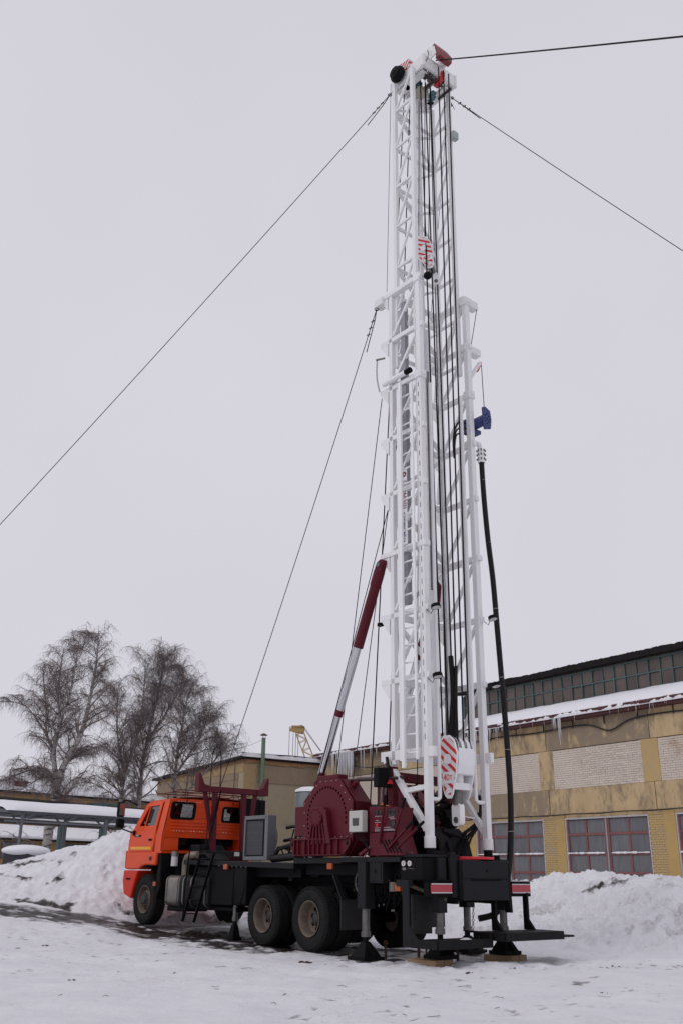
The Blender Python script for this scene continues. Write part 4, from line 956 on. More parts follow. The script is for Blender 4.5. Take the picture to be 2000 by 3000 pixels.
MB().prism([(.76, 2.72), (.90, 2.72), (.82, 2.84)], lambda u, v, ww: (-1.79 - ww, u, v), .012).obj('warning_triangle', SREDP, db)
for k, (y, r) in enumerate(((.98, .022), (.9, .018))): MB().path([(-1.75, y, 2.66), (-1.76, y + .02, 2.4), (-1.74, y, 2.31)], r, 8).obj('conduit', STEEL, FRM)
wr = MB()
for k in range(3): wr.path([(-1.8, 1.02, 2.33), (-1.85 - .05 * k, 1.1, 2.37 + .02 * k), (-1.98, 1.12, 2.35), (-2.08, 1.1, 2.33)], .010, 5)
wr.obj('orange_wires', mat('orange_wire', (.5, .13, .02), rough=.5), FRM)
jm = MB()
for i in range(46):
    p0 = (rr.uniform(-1.9, -2.35), rr.uniform(-.35, .55), rr.uniform(1.6, 2.6)); jm.path([p0, (p0[0] + rr.uniform(-.1, .1), p0[1] + rr.uniform(-.2, .2), p0[2] + rr.uniform(.05, .2)), (p0[0] + rr.uniform(-.15, .15), p0[1] + rr.uniform(-.3, .3), p0[2] + rr.uniform(-.2, .1))], rr.uniform(.014, .03), 6)
for i in range(10):
    p0 = (rr.uniform(-1.9, -2.3), rr.uniform(-.3, .5), rr.uniform(1.6, 2.4)); jm.tube(p0, (p0[0], p0[1] + rr.uniform(.08, .25), p0[2]), rr.uniform(.05, .12), n=12)
tag(jm.obj('hydraulic_pipework', BLACK, FRM), kind='stuff')
jm = MB()
for i in range(14): p0 = (rr.uniform(-1.95, -2.4), rr.uniform(-.2, .5), rr.uniform(1.7, 2.6)); jm.tube(p0, (p0[0] + rr.uniform(-.08, .08), p0[1] + .06, p0[2] + rr.uniform(-.04, .04)), .018, n=6)
tag(jm.obj('pipe_fittings', STEEL, FRM), kind='stuff')
MB().prism([(-.62, 1.56), (.30, 1.56), (.30, 2.02), (-.30, 2.02), (-.52, 1.85)], lambda u, v, ww: (-2.30 + ww, u, v), .5).obj('winch_cover', DGREY, FRM, bevel=.015)
MB().tube((-2.4, -.2, 2.22), (-2.55, -.42, 2.18), .018, n=8).obj('hose_tip', CHROME, FRM)
# --- side and rear jacks
def jack(x, y, ztop, zrod, zfoot, hw=.10, rod=.062, fs=1.0):
    j = MB().box((x - hw, y - hw, zrod - .05), (x + hw, y + hw, ztop)).obj('jack', DGREY, RIG, bevel=.008)
    MB().tube((x, y, zrod), (x, y, zfoot + .34), rod, n=18).obj('jack_rod', STEEL, j)
    MB().tube((x, y, zfoot + .34), (x, y, zfoot + .42), rod * 1.25, n=18).obj('collar', STEEL, j)
    f = MB().tube((x, y, zfoot + .2), (x, y, zfoot + .36), .045, n=12)
    a = .20 * fs; pw = .235 * fs
    f.add([(x - a, y - a, zfoot + .05), (x + a, y - a, zfoot + .05), (x + a, y + a, zfoot + .05), (x - a, y + a, zfoot + .05), (x - .05, y - .05, zfoot + .27), (x + .05, y - .05, zfoot + .27), (x + .05, y + .05, zfoot + .27), (x - .05, y + .05, zfoot + .27)],
          [(0, 1, 5, 4), (1, 2, 6, 5), (2, 3, 7, 6), (3, 0, 4, 7), (4, 5, 6, 7), (0, 3, 2, 1)])
    f.box((x - pw, y - pw, zfoot), (x + pw, y + pw, zfoot + .055))
    f.beam((x - pw, y, zfoot + .06), (x - .05, y, zfoot + .24), .02, .04).beam((x + pw, y, zfoot + .06), (x + .05, y, zfoot + .24), .02, .04)
    f.obj('jack_foot', BLACK, j, bevel=.004)
    return j
jack(-1.57, 1.17, 1.47, .80, -.01, fs=.9)
jack(-1.57, -1.17, 1.47, .80, .02)
jack(-2.90, .80, 1.53, .78, .085, hw=.085, fs=.8)
jack(-2.78, -.78, 1.53, .80, .085, fs=.8)
jack(2.46, 1.08, 1.42, .95, .06, hw=.07, rod=.045, fs=.42)
jack(2.46, -1.10, 1.42, .95, .10, hw=.07, rod=.045, fs=.5)
# mudflaps and fender stay
for sg in (1, -1):
    MB().box((-.97, sg * 1.21, .40), (-.955, sg * .66, .87)).obj('mudflap', mat('flap_rubber', (.016, .016, .017), (.028, .027, .027), rough=.7, nscale=6), RIG)
    MB().beam((-.72, sg * 1.15, 1.26), (-.96, sg * 1.15, .87), .1, .03).obj('flap_stay', DGREY, RIG)
    MB().box((-3.12, sg * .62, .36), (-3.10, sg * 1.0, .80)).obj('mudflap', mat('flap_rubber', (.016, .016, .017)), RIG) if False else None
MB().box((-2.62, .70, .42), (-2.60, 1.12, .98)).obj('mudflap', mat('flap_rubber', (.016, .016, .017)), RIG)
# cabinet and gauge boxes
cb = MB().box((-1.70, 1.0, 1.14), (-2.04, 1.215, 1.475)).obj('cabinet', DGREY, RIG, bevel=.006)
MB().box((-1.735, 1.215, 1.17), (-2.0, 1.224, 1.45)).obj('cabinet_door', DGREY, cb, bevel=.004)
MB().box((-1.86, 1.224, 1.30), (-1.875, 1.24, 1.35)).obj('latch', BLACK, cb)
gb = MB().box((-2.42, .85, 1.20), (-2.92, 1.17, 1.53)).obj('gauge_box', BLACK, RIG, bevel=.008)
for x in (-2.50, -2.64):
    MB().lathe((x, 1.17, 1.44), (0, 1, 0), [(0, .042), (.02, .042), (.021, .034), (.016, 0)], 18).obj('gauge', LENSW, gb)
    MB().box((x - .003, 1.188, 1.42), (x + .003, 1.19, 1.46)).obj('needle', INT, gb)
tx = MB()
for k in range(3): tx.box((-2.46 - .004 * k, 1.171, 1.375 - .012 * k), (-2.54, 1.173, 1.369 - .012 * k)); tx.box((-2.60, 1.171, 1.365), (-2.72, 1.173, 1.360))
tx.obj('lettering', PRINT, gb)
# rear block, red table ring, tail lamps
RB = MB().box((-3.16, -.52, .905), (-2.45, .52, 1.505)).obj('rear_block', DGREY, RIG, bevel=.01)
MB().prism([(-.52, 1.505), (-.60, 1.48), (-.64, .72), (-.58, .72), (-.53, .95)], lambda u, v, ww: (-3.12 + ww, u, v), .12).obj('side_gusset', BLACK, RB, bevel=.006)
MB().box((-3.166, -.33, 1.195), (-3.158, .33, 1.225)).obj('slot', INT, RB)
MB().box((-3.172, -.5, 1.22), (-3.16, .5, 1.232)).obj('lip', BLACK, RB)
MB().lathe((-3.158, -.02, 1.345), (-1, 0, 0), [(0, .026), (.004, .026), (.005, 0)], 14).obj('pin_hole', INT, RB)
MB().lathe((-2.78, 0, 1.52), (0, 0, 1), [(0, .42), (.035, .42), (.04, .36), (.04, .2), (.0, .2)], 36).obj('rotary_ring', SREDP, RB)
for y in (.62, -.72): MB().tube((-2.75, y, 1.5), (-2.75, y, 1.60), .05, n=12).obj('cylinder_head', BLACK, RB)
MB().tube((-2.98, .58, .95), (-2.98, .58, 1.54), .085, n=16).tube((-2.98, .58, 1.54), (-2.98, .58, 1.62), .05, n=12).obj('lift_cylinder', DGREY, RB)
for sg in (1, -1):
    hsx = MB().box((-3.05, sg * .70, .96), (-2.95, sg * 1.18, 1.19)).obj('lamp_bracket', BLACK, RIG, bevel=.006)
    tl = MB().box((-3.08, sg * .69, 1.01), (-3.05, sg * 1.14, 1.155)).obj('tail_lamp', RED, RIG, bevel=.012)
    e = MB()
    for k in range(30):
        y = .72 + .0145 * k
        for z in (1.012, 1.138): e.box((-3.086, sg * (y - .02), z), (-3.079, sg * (y - .012), z + .018))
    e.box((-3.0825, sg * .695, 1.012), (-3.0795, sg * 1.135, 1.030)).box((-3.0825, sg * .695, 1.138), (-3.0795, sg * 1.135, 1.156))
    e.obj('lamp_edge', LENSW, tl, smooth=0)
    MB().box((-3.09, sg * .66, 1.195), (-2.8, sg * 1.22, 1.203)).obj('lamp_hood', BLACK, RIG)
# folding work platforms at the tail
GRT = mat('platform_steel', (.008, .008, .009), (.014, .0135, .014), rough=.6, nscale=8, spec=.15, bump=.4, bscale=70)
pf = MB().box((-3.42, .22, .33), (-2.86, 1.36, .36)).box((-3.44, .20, .25), (-3.41, 1.38, .37)).box((-3.44, 1.35, .25), (-2.84, 1.38, .37)).box((-3.44, .20, .25), (-2.84, .23, .37))
pf.box((-3.42, .20, .37), (-3.38, .23, .45)).box((-2.9, .2, .37), (-2.86, .23, .47)).box((-3.42, .20, .44), (-2.86, .23, .47))
PF = pf.obj('work_platform', GRT, RIG, bevel=.004)
MB().prism([(-2.66, 1.20), (-2.80, 1.20), (-2.80, .55), (-2.98, .37), (-2.98, .25), (-2.66, .25)], XY(1.36), .03).obj('platform_bracket', DGREY, PF, bevel=.004)
MB().box((-2.5, 1.28, 1.10), (-2.82, 1.34, 1.20)).obj('platform_bracket', DGREY, PF)
p2 = MB().box((-3.62, -1.22, .43), (-2.98, .12, .455)).box((-3.64, -1.24, .34), (-3.61, .14, .46)).box((-3.64, -1.25, .34), (-2.96, -1.22, .46)).box((-3.64, .11, .34), (-2.96, .14, .46)).box((-3.55, -1.62, .36), (-2.9, -1.25, .39))
P2 = p2.obj('work_platform', GRT, RIG, bevel=.004)
for y in (-.25, -1.02): MB().prism([(-3.0, .46), (-3.0, 1.02), (-3.09, 1.02), (-3.09, .62), (-3.22, .46)], XY(y), .05).obj('platform_bracket', BLACK, P2, bevel=.003)
chn = MB()
for k in range(9): chn.lathe((-2.95 + .015 * k, .10 - .012 * k, .86 - .05 * k), (1, .3 * (-1) ** k, .1), [(-.006, .018), (0, .026), (.006, .018)], 8)
chn.obj('chain', RUST, RIG)
# snow lying on the step
MB().sphere((-3.2, .55, .362), 1, 6, (.05, .12, .012)).sphere((-3.0, .35, .362), 1, 6, (.06, .07, .010)).obj('snow_dust', SNOW, RIG)
# ------------------------------------------------------------------ mast
XF, XB, YM = -1.77, -2.59, .68          # lower section chords: front x, rear x, half width
LZ = [3.2, 4.5, 5.70, 6.90, 8.12, 9.30, 10.42, 11.53, 12.65]
ch = MB()
for sg in (1, -1):
    ch.beam((XF, sg * YM, 3.05), (XF, sg * YM, 12.72), .095, .095)
    ch.beam((XB, sg * YM, 1.72), (XB, sg * YM, 12.72), .115, .115)
    ch.box((XB + .06, sg * (YM + .03), 3.2), (XB + .075, sg * (YM + .07), 12.6))
LM = ch.obj('lower_mast', WHITE, RIG, bevel=.010)
for sg in (1, -1):
    MB().tube((XB, sg * YM, 1.68), (XB, sg * YM, 1.86), .095, n=24).obj('leg_collar', WHITE, LM, bevel=.006)
    MB().tube((XB, sg * YM, 1.50), (XB, sg * YM, 1.70), .075, n=20).obj('leg_socket', BLACK, LM)
    MB().beam((-1.62, sg * YM, 3.08), (-2.54, sg * YM, 1.96), .10, .10).obj('leg_brace', WHITE, LM, bevel=.01)
    MB().beam((-2.02, sg * YM, 2.60), (-2.54, sg * YM, 2.64), .075, .085).obj('leg_tie', WHITE, LM, bevel=.01)
    MB().box((-1.55, sg * (YM - .07), 2.80), (-1.70, sg * (YM + .08), 3.12)).obj('pivot_block', WHITE, LM, bevel=.01)
    for i, z in enumerate(LZ):
        hgt = .17 if i == 0 else .10
        y = sg * (YM + .005)
        a, b = (-1.46, -2.70) if i not in (0,) else (-1.44, -2.78)
        MB().beam((a, y, z), (b, y, z), .13 if i in (3, 8) else .085, hgt).obj('crossbar', WHITE, LM, bevel=.008)
        MB().prism([(-1.47, z - .05), (-1.70, z - .05), (-1.70, z - .34)], lambda u, v, ww: (u, sg * (YM + .05) - sg * ww, v), .1).obj('gusset', WHITE, LM, bevel=.004)
        if i < len(LZ) - 1:
            z2 = LZ[i + 1]
            MB().beam((XB + .06, sg * YM, z2 - .09), (XF - .05, sg * YM, z + .10), .065, .06).obj('diagonal', WHITE, LM, bevel=.008)
    # collar plates where the sections lock
    for z in (10.42, 12.65): MB().box((XB - .09, sg * (YM - .085), z - .10), (XB + .085, sg * (YM + .085), z + .08)).obj('lock_collar', WHITE, LM, bevel=.015)
for i, z in enumerate(LZ):
    MB().beam((XF, -YM, z), (XF, YM, z), .08, .11).obj('front_crossbar', WHITE, LM, bevel=.008)
    if i < len(LZ) - 1:
        z2 = LZ[i + 1]; sg = 1 if i % 2 else -1
        MB().beam((XF, -sg * YM, z + .08), (XF, sg * YM, z2 - .08), .08, .07).obj('front_diagonal', WHITE, LM, bevel=.008)
        MB().beam((XF - .02, sg * .5, z + .1), (XF - .02, sg * .62, z2 - .1), .05, .05).obj('front_strut', WHITE, LM)
MB().box((XF - .05, .08, 3.12), (XF - .03, .62, 4.30)).obj('shield_plate', WHITE2, LM)
MB().box((XF - .06, -.10, 3.0), (XF - .02, .05, 4.6)).obj('shield_plate', WHITE2, LM)
# column for the feed cylinder in the middle of the mast
MB().tube((-1.98, -.12, 3.3), (-1.98, -.12, 12.0), .075, n=18).obj('feed_cylinder', WHITE2, LM)
MB().tube((-2.0, .10, 10.8), (-2.0, .10, 12.3), .055, n=16).obj('cylinder_gland', WHITE2, LM)
MB().tube((-2.0, .10, 11.2), (-2.0, .10, 11.9), .03, n=12).obj('cylinder_rod', CHROME, LM)
dsl = MB(); z = 3.4
while z < 10.2: dsl.box((XB + .0, YM + .0578, z), (XB + .012, YM + .0592, z + .10)); z += .21
tag(dsl.obj('chord_slots', INT, LM, smooth=0), kind='stuff')
# upper telescoping section
UF, UB, YU = -1.85, -2.42, .60
UZ = [11.15, 12.25, 13.32, 14.39, 15.45, 16.54, 17.6]
ch = MB()
for sg in (1, -1):
    ch.beam((UF, sg * YU, 10.9), (UF, sg * YU, 18.4), .085, .085); ch.beam((UB, sg * YU, 10.9), (UB, sg * (YU - .03), 18.5), .092, .092)
UM = ch.obj('upper_mast', WHITE, RIG, bevel=.008)
for sg in (1, -1):
    for i, z in enumerate(UZ):
        MB().beam((UF - .03, sg * YU, z), (UB + .03, sg * YU, z), .05, .06).obj('crossbar', WHITE, UM, bevel=.006)
        z2 = UZ[i + 1] if i < len(UZ) - 1 else 18.4
        MB().beam((UB + .04, sg * YU, z2 - .05), (UF - .04, sg * YU, z + .05), .05, .045).obj('diagonal', WHITE, UM, bevel=.006)
        MB().beam((UF - .02, sg * (YU - .03), z2 - .08), (UF - .02, -sg * .1, z + (z2 - z) * .55), .05, .05).obj('front_strut', WHITE, UM) if i % 2 else None
for i, z in enumerate(UZ):
    MB().beam((UF, -YU, z), (UF, YU, z), .055, .07).obj('front_crossbar', WHITE, UM, bevel=.006)
    z2 = UZ[i + 1] if i < len(UZ) - 1 else 18.4; sg = 1 if i % 2 else -1
    MB().beam((UF, -sg * YU, z + .05), (UF, sg * YU, z2 - .05), .045, .045).obj('front_diagonal', WHITE, UM, bevel=.006)
# far centre post of the front face
MB().beam((UF + .02, -.15, 11.2), (UF + .02, -.15, 18.4), .08, .08).obj('front_post', WHITE, UM, bevel=.006)
MB().box((-2.5, -.50, 17.0), (-2.62, -.66, 17.2)).obj('junction_box', mat('box_pale_grey', (.36, .40, .38), rough=.5), UM, bevel=.01)
# crown block
CB = MB()
for sg in (1, -1): CB.beam((-1.66, sg * .50, 18.55), (-2.76, sg * .50, 18.55), .06, .34)
CB.beam((-2.70, -.55, 18.55), (-2.70, .55, 18.55), .08, .32); CB.beam((-1.74, -.55, 18.55), (-1.74, .55, 18.55), .08, .30)
CB.box((-2.6, -.45, 18.36), (-1.8, -.30, 18.44)).box((-2.6, .28, 18.36), (-1.8, .45, 18.44)).box((-2.1, -.45, 18.36), (-1.95, .45, 18.46))
CB.prism([(-2.70, 18.7), (-2.92, 18.74), (-2.86, 19.0), (-2.66, 19.10), (-2.45, 19.0), (-2.36, 18.7)], XY(.30), .03)
CB.prism([(-2.74, 18.7), (-2.90, 18.72), (-2.86, 18.95), (-2.6, 19.02), (-2.4, 18.95), (-2.36, 18.7)], XY(-.10), .05)
CROWN = CB.obj('crown_block', WHITE, RIG, bevel=.01)
HZ = stripes('red_dark_stripes', (0.36, 0.012, 0.02), (0.08, 0.06, 0.065), (0, .8, .6), .075)
HZ2 = stripes('red_white_stripes', (0.58, 0.015, 0.025), (0.66, 0.66, 0.66), (.8, .1, .75), .105)
MB().prism([(-2.98, 18.66), (-3.0, 18.80), (-2.84, 19.12), (-2.74, 19.08), (-2.88, 18.78), (-2.86, 18.64)], XY(.26), .40).obj('sheave_guard', HZ, CROWN)
MB().prism([(-1.80, 18.66), (-1.80, 18.84), (-2.0, 18.96), (-2.3, 18.9), (-2.3, 18.68)], XY(.56), .36).obj('sheave_guard', HZ2, CROWN, bevel=.01)
for k, y in enumerate((-.22, -.02, .18)):
    MB().lathe((-2.50, y, 18.60), (0, 1, 0), [(-.03, .16), (-.03, .19), (0, .155), (.03, .19), (.03, .16), (.02, .05), (-.02, .05)], 28, closed=True).obj('sheave', STEEL, CROWN)
for y in (.16, -.30): MB().lathe((-2.15, y, 18.42), (0, 1, 0), [(-.03, .12), (-.03, .14), (0, .12), (.03, .14), (.03, .12), (.02, .04), (-.02, .04)], 24, closed=True).obj('sheave', TEAL2, CROWN)
MB().prism([(-2.80, 18.50), (-2.79, 18.40), (-2.68, 18.28), (-2.54, 18.25), (-2.54, 18.29), (-2.66, 18.32), (-2.75, 18.42), (-2.76, 18.50)], XY(.0), .10).obj('rope_guard', SREDP, CROWN)
MB().box((-2.3, -.05, 18.22), (-2.05, .2, 18.34)).box((-2.68, -.05, 18.36), (-1.8, .05, 18.42)).obj('wear_plate', mat('beige_plate', (.42, .40, .33), rough=.6), CROWN)
for p0, p1 in (((-2.6, .35, 18.3), (-2.6, -.2, 18.3)), ((-2.72, .1, 18.25), (-2.35, .1, 18.25)), ((-2.66, -.42, 18.34), (-2.25, -.42, 18.34))): MB().beam(p0, p1, .05, .04).obj('angle_iron', mat('dark_angle', (.04, .022, .02), rough=.6), CROWN)
MB().lathe((-2.0, .56, 18.60), (0, 1, 0), [(0, .06), (.03, .19), (.10, .20), (.13, .19), (.16, .15), (.20, .145), (.21, .07), (.23, .05), (.235, 0)], 28).obj('horn_lamp', BLACK, CROWN)
MB().tube((-2.66, .12, 19.0), (-2.66, .12, 19.12), .012, n=6).sphere((-2.66, .12, 19.15), .05, 8).obj('beacon', BLACK, CROWN)
kw = MB().path([(-2.7, .35, 18.95), (-2.78, .40, 18.8), (-2.78, .42, 18.6), (-2.74, .5, 18.45)], .010, 5)
for k in range(5): kw.path([(-2.42, -.62, 18.3), (-2.44, -.68 - .02 * k, 18.2 - .03 * k), (-2.42, -.66, 18.12 + .03 * k)], .006, 4)
tag(kw.obj('loose_wire', CABLEM, CROWN), kind='stuff')
# brackets and horns on the locking level
MB().box((XB - .02, -.60, 12.60), (XB + .16, -1.06, 12.78)).obj('horn_bracket', WHITE, LM, bevel=.015)
MB().box((XB - .02, -.60, 11.46), (XB + .16, -1.08, 11.62)).obj('horn_bracket', WHITE, LM, bevel=.015)
MB().beam((XB + .05, -.70, 10.75), (XB + .05, -1.10, 11.35), .07, .07).obj('horn_strut', WHITE, LM, bevel=.008)
MB().beam((XB + .05, -1.12, 11.36), (XB + .05, -1.00, 11.12), .06, .05).obj('hook', SREDP, LM)
MB().box((-1.35, .60, 12.5), (-1.60, .80, 12.68)).obj('horn_bracket', WHITE, LM, bevel=.012)
# work lamps on the crossbars
for (x, y, z) in ((-2.84, .66, 5.70), (-2.84, .66, 4.48), (-2.84, -.80, 5.74), (-2.84, -.80, 4.50)):
    lo = MB().lathe((x, y, z - .02), (-.25, 0, -1), [(-.045, .03), (-.03, .085), (.03, .09), (.035, .08)], 18).obj('work_lamp', BLACK, LM)
    MB().lathe((x, y, z - .02), (-.25, 0, -1), [(.030, .078), (.032, 0)], 18).obj('lamp_glass', LENSW, lo)
    MB().path([(x + .02, y, z + .02), (x + .10, y + .02, z - .14), (x + .2, y + .03, z - .05)], .008, 4).obj('lamp_cable', CABLEM, lo)
MB().sphere((-2.80, .62, 12.62), .085, 8).obj('work_lamp', BLACK, LM)
MB().box((-1.36, .66, 5.58), (-1.46, .74, 5.64)).obj('work_lamp', BLACK, LM)
# pipes that run up beside the rear chords and hook back into the legs
for sg in (1, -1):
    MB().path([(XB, sg * .62, 2.45), (XB, sg * .47, 2.45), (XB, sg * .435, 2.48), (XB, sg * .43, 2.56), (XB, sg * .43, 10.3)], .035, 10).obj('guide_pipe', WHITE, LM)
MB().tube((XB + .09, .40, 6.1), (XB + .09, .40, 10.6), .03, n=8).obj('steel_rod', STEEL, LM)
MB().path([(-1.66, .78, 3.18), (-1.72, .80, 2.98), (-1.72, .80, 2.86), (-1.68, .80, 2.80)], .03, 8).obj('drain_hose', HOSE, LM)
# chain hanging from the left bracket
cc = MB()
for k in range(26):
    t = k / 25; p = (-1.42 + .05 * math.sin(t * 3) - .08 * t, .78, 11.2 - .75 * t); cc.lathe(p, (1, .6 * (-1) ** k, .2), [(-.005, .012), (0, .02), (.005, .012)], 7)
cc.beam((-1.62, .75, 11.18), (-1.40, .79, 11.22), .03, .03); cc.obj('safety_chain', STEEL, LM)
MB().tube((-1.62, .78, 10.55), (-2.30, .78, 10.55), .055, n=14).obj('lock_cylinder', WHITE2, LM)
MB().tube((-2.28, .78, 10.55), (-2.42, .78, 10.55), .058, n=14).obj('lock_cylinder_end', BLACK, LM)
# ladder on the left side of the mast, cable tray with printed banner beside it
LDR = MB().beam((-2.06, .80, 3.08), (-2.06, .80, 10.25), .035, .05).beam((-2.46, .80, 3.08), (-2.46, .80, 10.25), .035, .05).obj('mast_ladder', WHITE2, RIG, bevel=.004)
rung_me = MB().tube((-.19, 0, 0), (.19, 0, 0), .017, n=8).mesh('rung'); rung_me.materials.append(WHITE2)
z = 3.2
while z < 10.2: inst('rung', rung_me, LDR, (-2.26, .80, z)); z += .31
MB().beam((-2.21, .88, 2.95), (-2.21, .88, 10.3), .05, .07).obj('ladder_channel', WHITE2, RIG, bevel=.004)
TRAY = MB().box((-2.06, .60, 5.86), (-2.18, .70, 12.3)).obj('cable_tray', mat('tray_grey', (.30, .30, .33), (.24, .24, .27), rough=.4, nscale=5, metal=.3), RIG, bevel=.006)
BAN = MB().box((-2.05, .70, 7.0), (-2.19, .712, 8.55)).obj('banner', WHITE2, RIG)
def text_obj(body, size, matx, parent, material, name='lettering', depth=.002):
    c = bpy.data.curves.new(name, 'FONT'); c.body = body; c.size = size; c.align_x = 'CENTER'; c.align_y = 'CENTER'; c.extrude = depth
    t = bpy.data.objects.new(name, c); col.objects.link(t); bpy.context.view_layer.update()
    me = bpy.data.meshes.new_from_object(t.evaluated_get(bpy.context.evaluated_depsgraph_get())); bpy.data.objects.remove(t)
    o = bpy.data.objects.new(name, me); col.objects.link(o); me.materials.append(material); o.parent = parent; o.matrix_local = matx; return o
def frame(origin, u, v):
    u, v = V3(u).normalized(), V3(v).normalized(); n = u.cross(v); mm = Matrix((u, v, n)).transposed().to_4x4(); mm.translation = V3(origin); return mm
PMAR = mat('print_maroon', (.20, .02, .04), rough=.5); PBLU = mat('print_blue', (.03, .12, .32), rough=.5)
text_obj('ГЕОМАШ', .13, frame((-2.12, .716, 8.0), (0, 0, -1), (-1, 0, 0)), BAN, PMAR)
text_obj('www.geomash.ru', .085, frame((-2.12, .716, 7.35), (0, 0, -1), (-1, 0, 0)), BAN, PBLU)
MB().panel(circ(-2.12, 8.42, .055, 18), [circ(-2.12, 8.42, .025, 12)], lambda u, v, ww: (u, .713 + ww, v), .004).obj('logo', PMAR, BAN)
# raising cylinders
for sg in (1, -1):
    y = sg * .78; p0, p1 = V3((-1.53, y, 6.73)), V3((.25, y, 2.85)); d = (p1 - p0).normalized()
    L = (p1 - p0).length
    q = lambda t: p0 + d * t
    RC = MB().tube(q(.28), q(1.62), .097, n=24).tube(q(.12), q(.42), .108, n=24).obj('raising_cylinder', MAROON, RIG, bevel=.006)
    MB().panel([(math.cos(a) * .10, math.sin(a) * .10) for a in np.linspace(0, math.pi, 10)] + [(-.10, -.22), (.10, -.22)], [], lambda u, v, ww: p0 + V3((u, 0, 0)) + V3((-d.x, 0, -d.z)) * v + V3((0, .06 - ww, 0)), .12).obj('clevis', MAROON, RC, bevel=.006)
    MB().lathe(p0 + V3((0, -.09, 0)), (0, 1, 0), [(0, .05), (.18, .05), (.185, 0)], 16).obj('pin', STEEL, RC)
    MB().tube(q(1.6), q(2.86), .068, n=22).obj('cylinder_stage', CHROME, RC)
    MB().tube(q(2.84), q(2.96), .074, n=22).obj('stage_collar', MAROON, RC)
    MB().tube(q(2.95), q(L - .1), .054, n=22).obj('cylinder_rod', CHROME, RC)
    MB().tube(q(L - .22), q(L), .065, n=18).obj('rod_foot', MAROON, RC)
    MB().beam((.25, y, 2.88), (.25, y, 1.45), .16, .12).obj('cylinder_stand', MAROON, RC)
    MB().path([q(.5) + V3((.12, 0, .02)), q(1.5) + V3((.13, 0, .02)), q(2.8) + V3((.10, 0, .02)), q(L - .2) + V3((.12, 0, 0))], .016, 6).obj('hydraulic_line', CHROME, RC)
# ropes of the hoist
blocktop = 3.35
for k, y in enumerate((-.14, 0.0, .14)):
    for s_, (xt, xb) in enumerate(((-2.82, -2.76), (-2.30, -2.40))):
        y2 = y * 1.15 + (.05 if s_ else -.03)
        MB().tube((xt, y2, 18.5), (xb, y, blocktop), .0155, n=6).obj('hoist_rope', ROPE, RIG)
# fast and dead lines down to the drum, sand line
for (a, b, r) in (((-1.80, .25, 18.5), (-.75, .38, 2.5), .0125), ((-1.95, .20, 18.5), (-1.12, .30, 2.3), .0125), ((-1.98, -.05, 18.4), (-1.90, .30, 2.4), .009), ((-2.10, -.30, 18.4), (-2.05, -.30, 2.6), .009), ((-2.55, .30, 18.4), (-2.2, .10, 14.0), .009), ((-2.45, .05, 18.4), (-2.2, -.02, 14.0), .009)):
    MB().tube(a, b, r, n=6).obj('winch_rope', ROPE, RIG)
for (a, b) in (((-2.35, -.66, 18.45), (-1.6, -.62, 12.7)), ((-1.80, .67, 18.45), (-1.70, .75, 12.75))): MB().tube(a, b, .006, n=5).obj('signal_wire', CABLEM, RIG)
for (a, b) in (((-2.0, -.40, 9.0), (-2.0, -.36, 3.4)), ((-1.95, -.46, 9.2), (-1.92, -.5, 3.4))): MB().tube(a, b, .014, n=6).obj('hydraulic_line', CHROME, LM)
# thin stay ropes from the mast front down to the deck
for (a, b) in (((-1.50, .72, 10.30), (.05, .55, 2.9)), ((-1.66, .68, 7.95), (.20, .9, 2.8)), ((-1.5, .2, 10.2), (.1, .1, 2.9))): MB().tube(a, b, .009, n=5).obj('stay_rope', THIN, RIG)
# mud standpipe on the right, gooseneck and long drilling hose
sp = MB().path([(-2.35, -.62, 3.5), (-2.35, -.62, 9.15), (-2.40, -.66, 9.35), (-2.5, -.80, 9.45), (-2.58, -.92, 9.38), (-2.60, -.95, 9.2)], .05, 12).obj('standpipe', WHITE, RIG)
hf = MB().tube((-2.60, -.95, 9.25), (-2.60, -.95, 8.98), .075, n=16).obj('hose_fitting', WHITE2, RIG)
for z in (9.05, 9.15, 9.24):
    fb = MB()
    for k in range(8): a = k * .785; fb.tube((-2.6 + .085 * math.cos(a), -.95 + .085 * math.sin(a), z - .02), (-2.6 + .085 * math.cos(a), -.95 + .085 * math.sin(a), z + .02), .014, n=5)
    tag(fb.obj('flange_bolts', STEEL, hf), kind='stuff')
HP = [(-2.60, -.95, 9.0), (-2.60, -.97, 8.3), (-2.60, -1.03, 7.4), (-2.60, -1.12, 6.57), (-2.60, -1.17, 5.7), (-2.60, -1.22, 4.8), (-2.6, -1.27, 3.9), (-2.6, -1.30, 3.1), (-2.6, -1.30, 2.4), (-2.58, -1.24, 1.6), (-2.54, -1.12, 1.05), (-2.45, -.98, .7), (-2.3, -.7, .6)]
def smooth_path(P, n=5):
    P = [V3(p) for p in P]; o = []
    for i in range(len(P) - 1):
        a, b, c, d = P[max(i - 1, 0)], P[i], P[i + 1], P[min(i + 2, len(P) - 1)]
        for j in range(n):
            t = j / n; o.append(.5 * ((2 * b) + (c - a) * t + (2 * a - 5 * b + 4 * c - d) * t * t + (3 * b - a - 3 * c + d) * t ** 3))
    return o + [P[-1]]
HBAND = mat('hose_tie', (.30, .29, .29), rough=.6)
DHS = MB().path(smooth_path(HP), .052, 14).obj('drilling_hose', HOSE, RIG)
for z, y in ((8.6, -.963), (7.3, -1.045), (6.0, -1.155), (4.7, -1.225), (3.4, -1.29), (2.0, -1.27)): MB().lathe((-2.60, y, z), (0, .06, 1), [(0, .053), (.003, .055), (.008, .055), (.011, .053)], 16).obj('hose_band', HBAND, DHS)
hb = MB().path(smooth_path([(-2.1, -.55, 4.9), (-2.12, -.50, 4.3), (-2.15, -.45, 3.7), (-2.2, -.42, 3.1), (-2.3, -.62, 2.85), (-2.4, -.74, 2.5), (-2.35, -.70, 2.15), (-2.2, -.35, 1.85), (-2.2, -.22, 1.55)]), .032, 8)
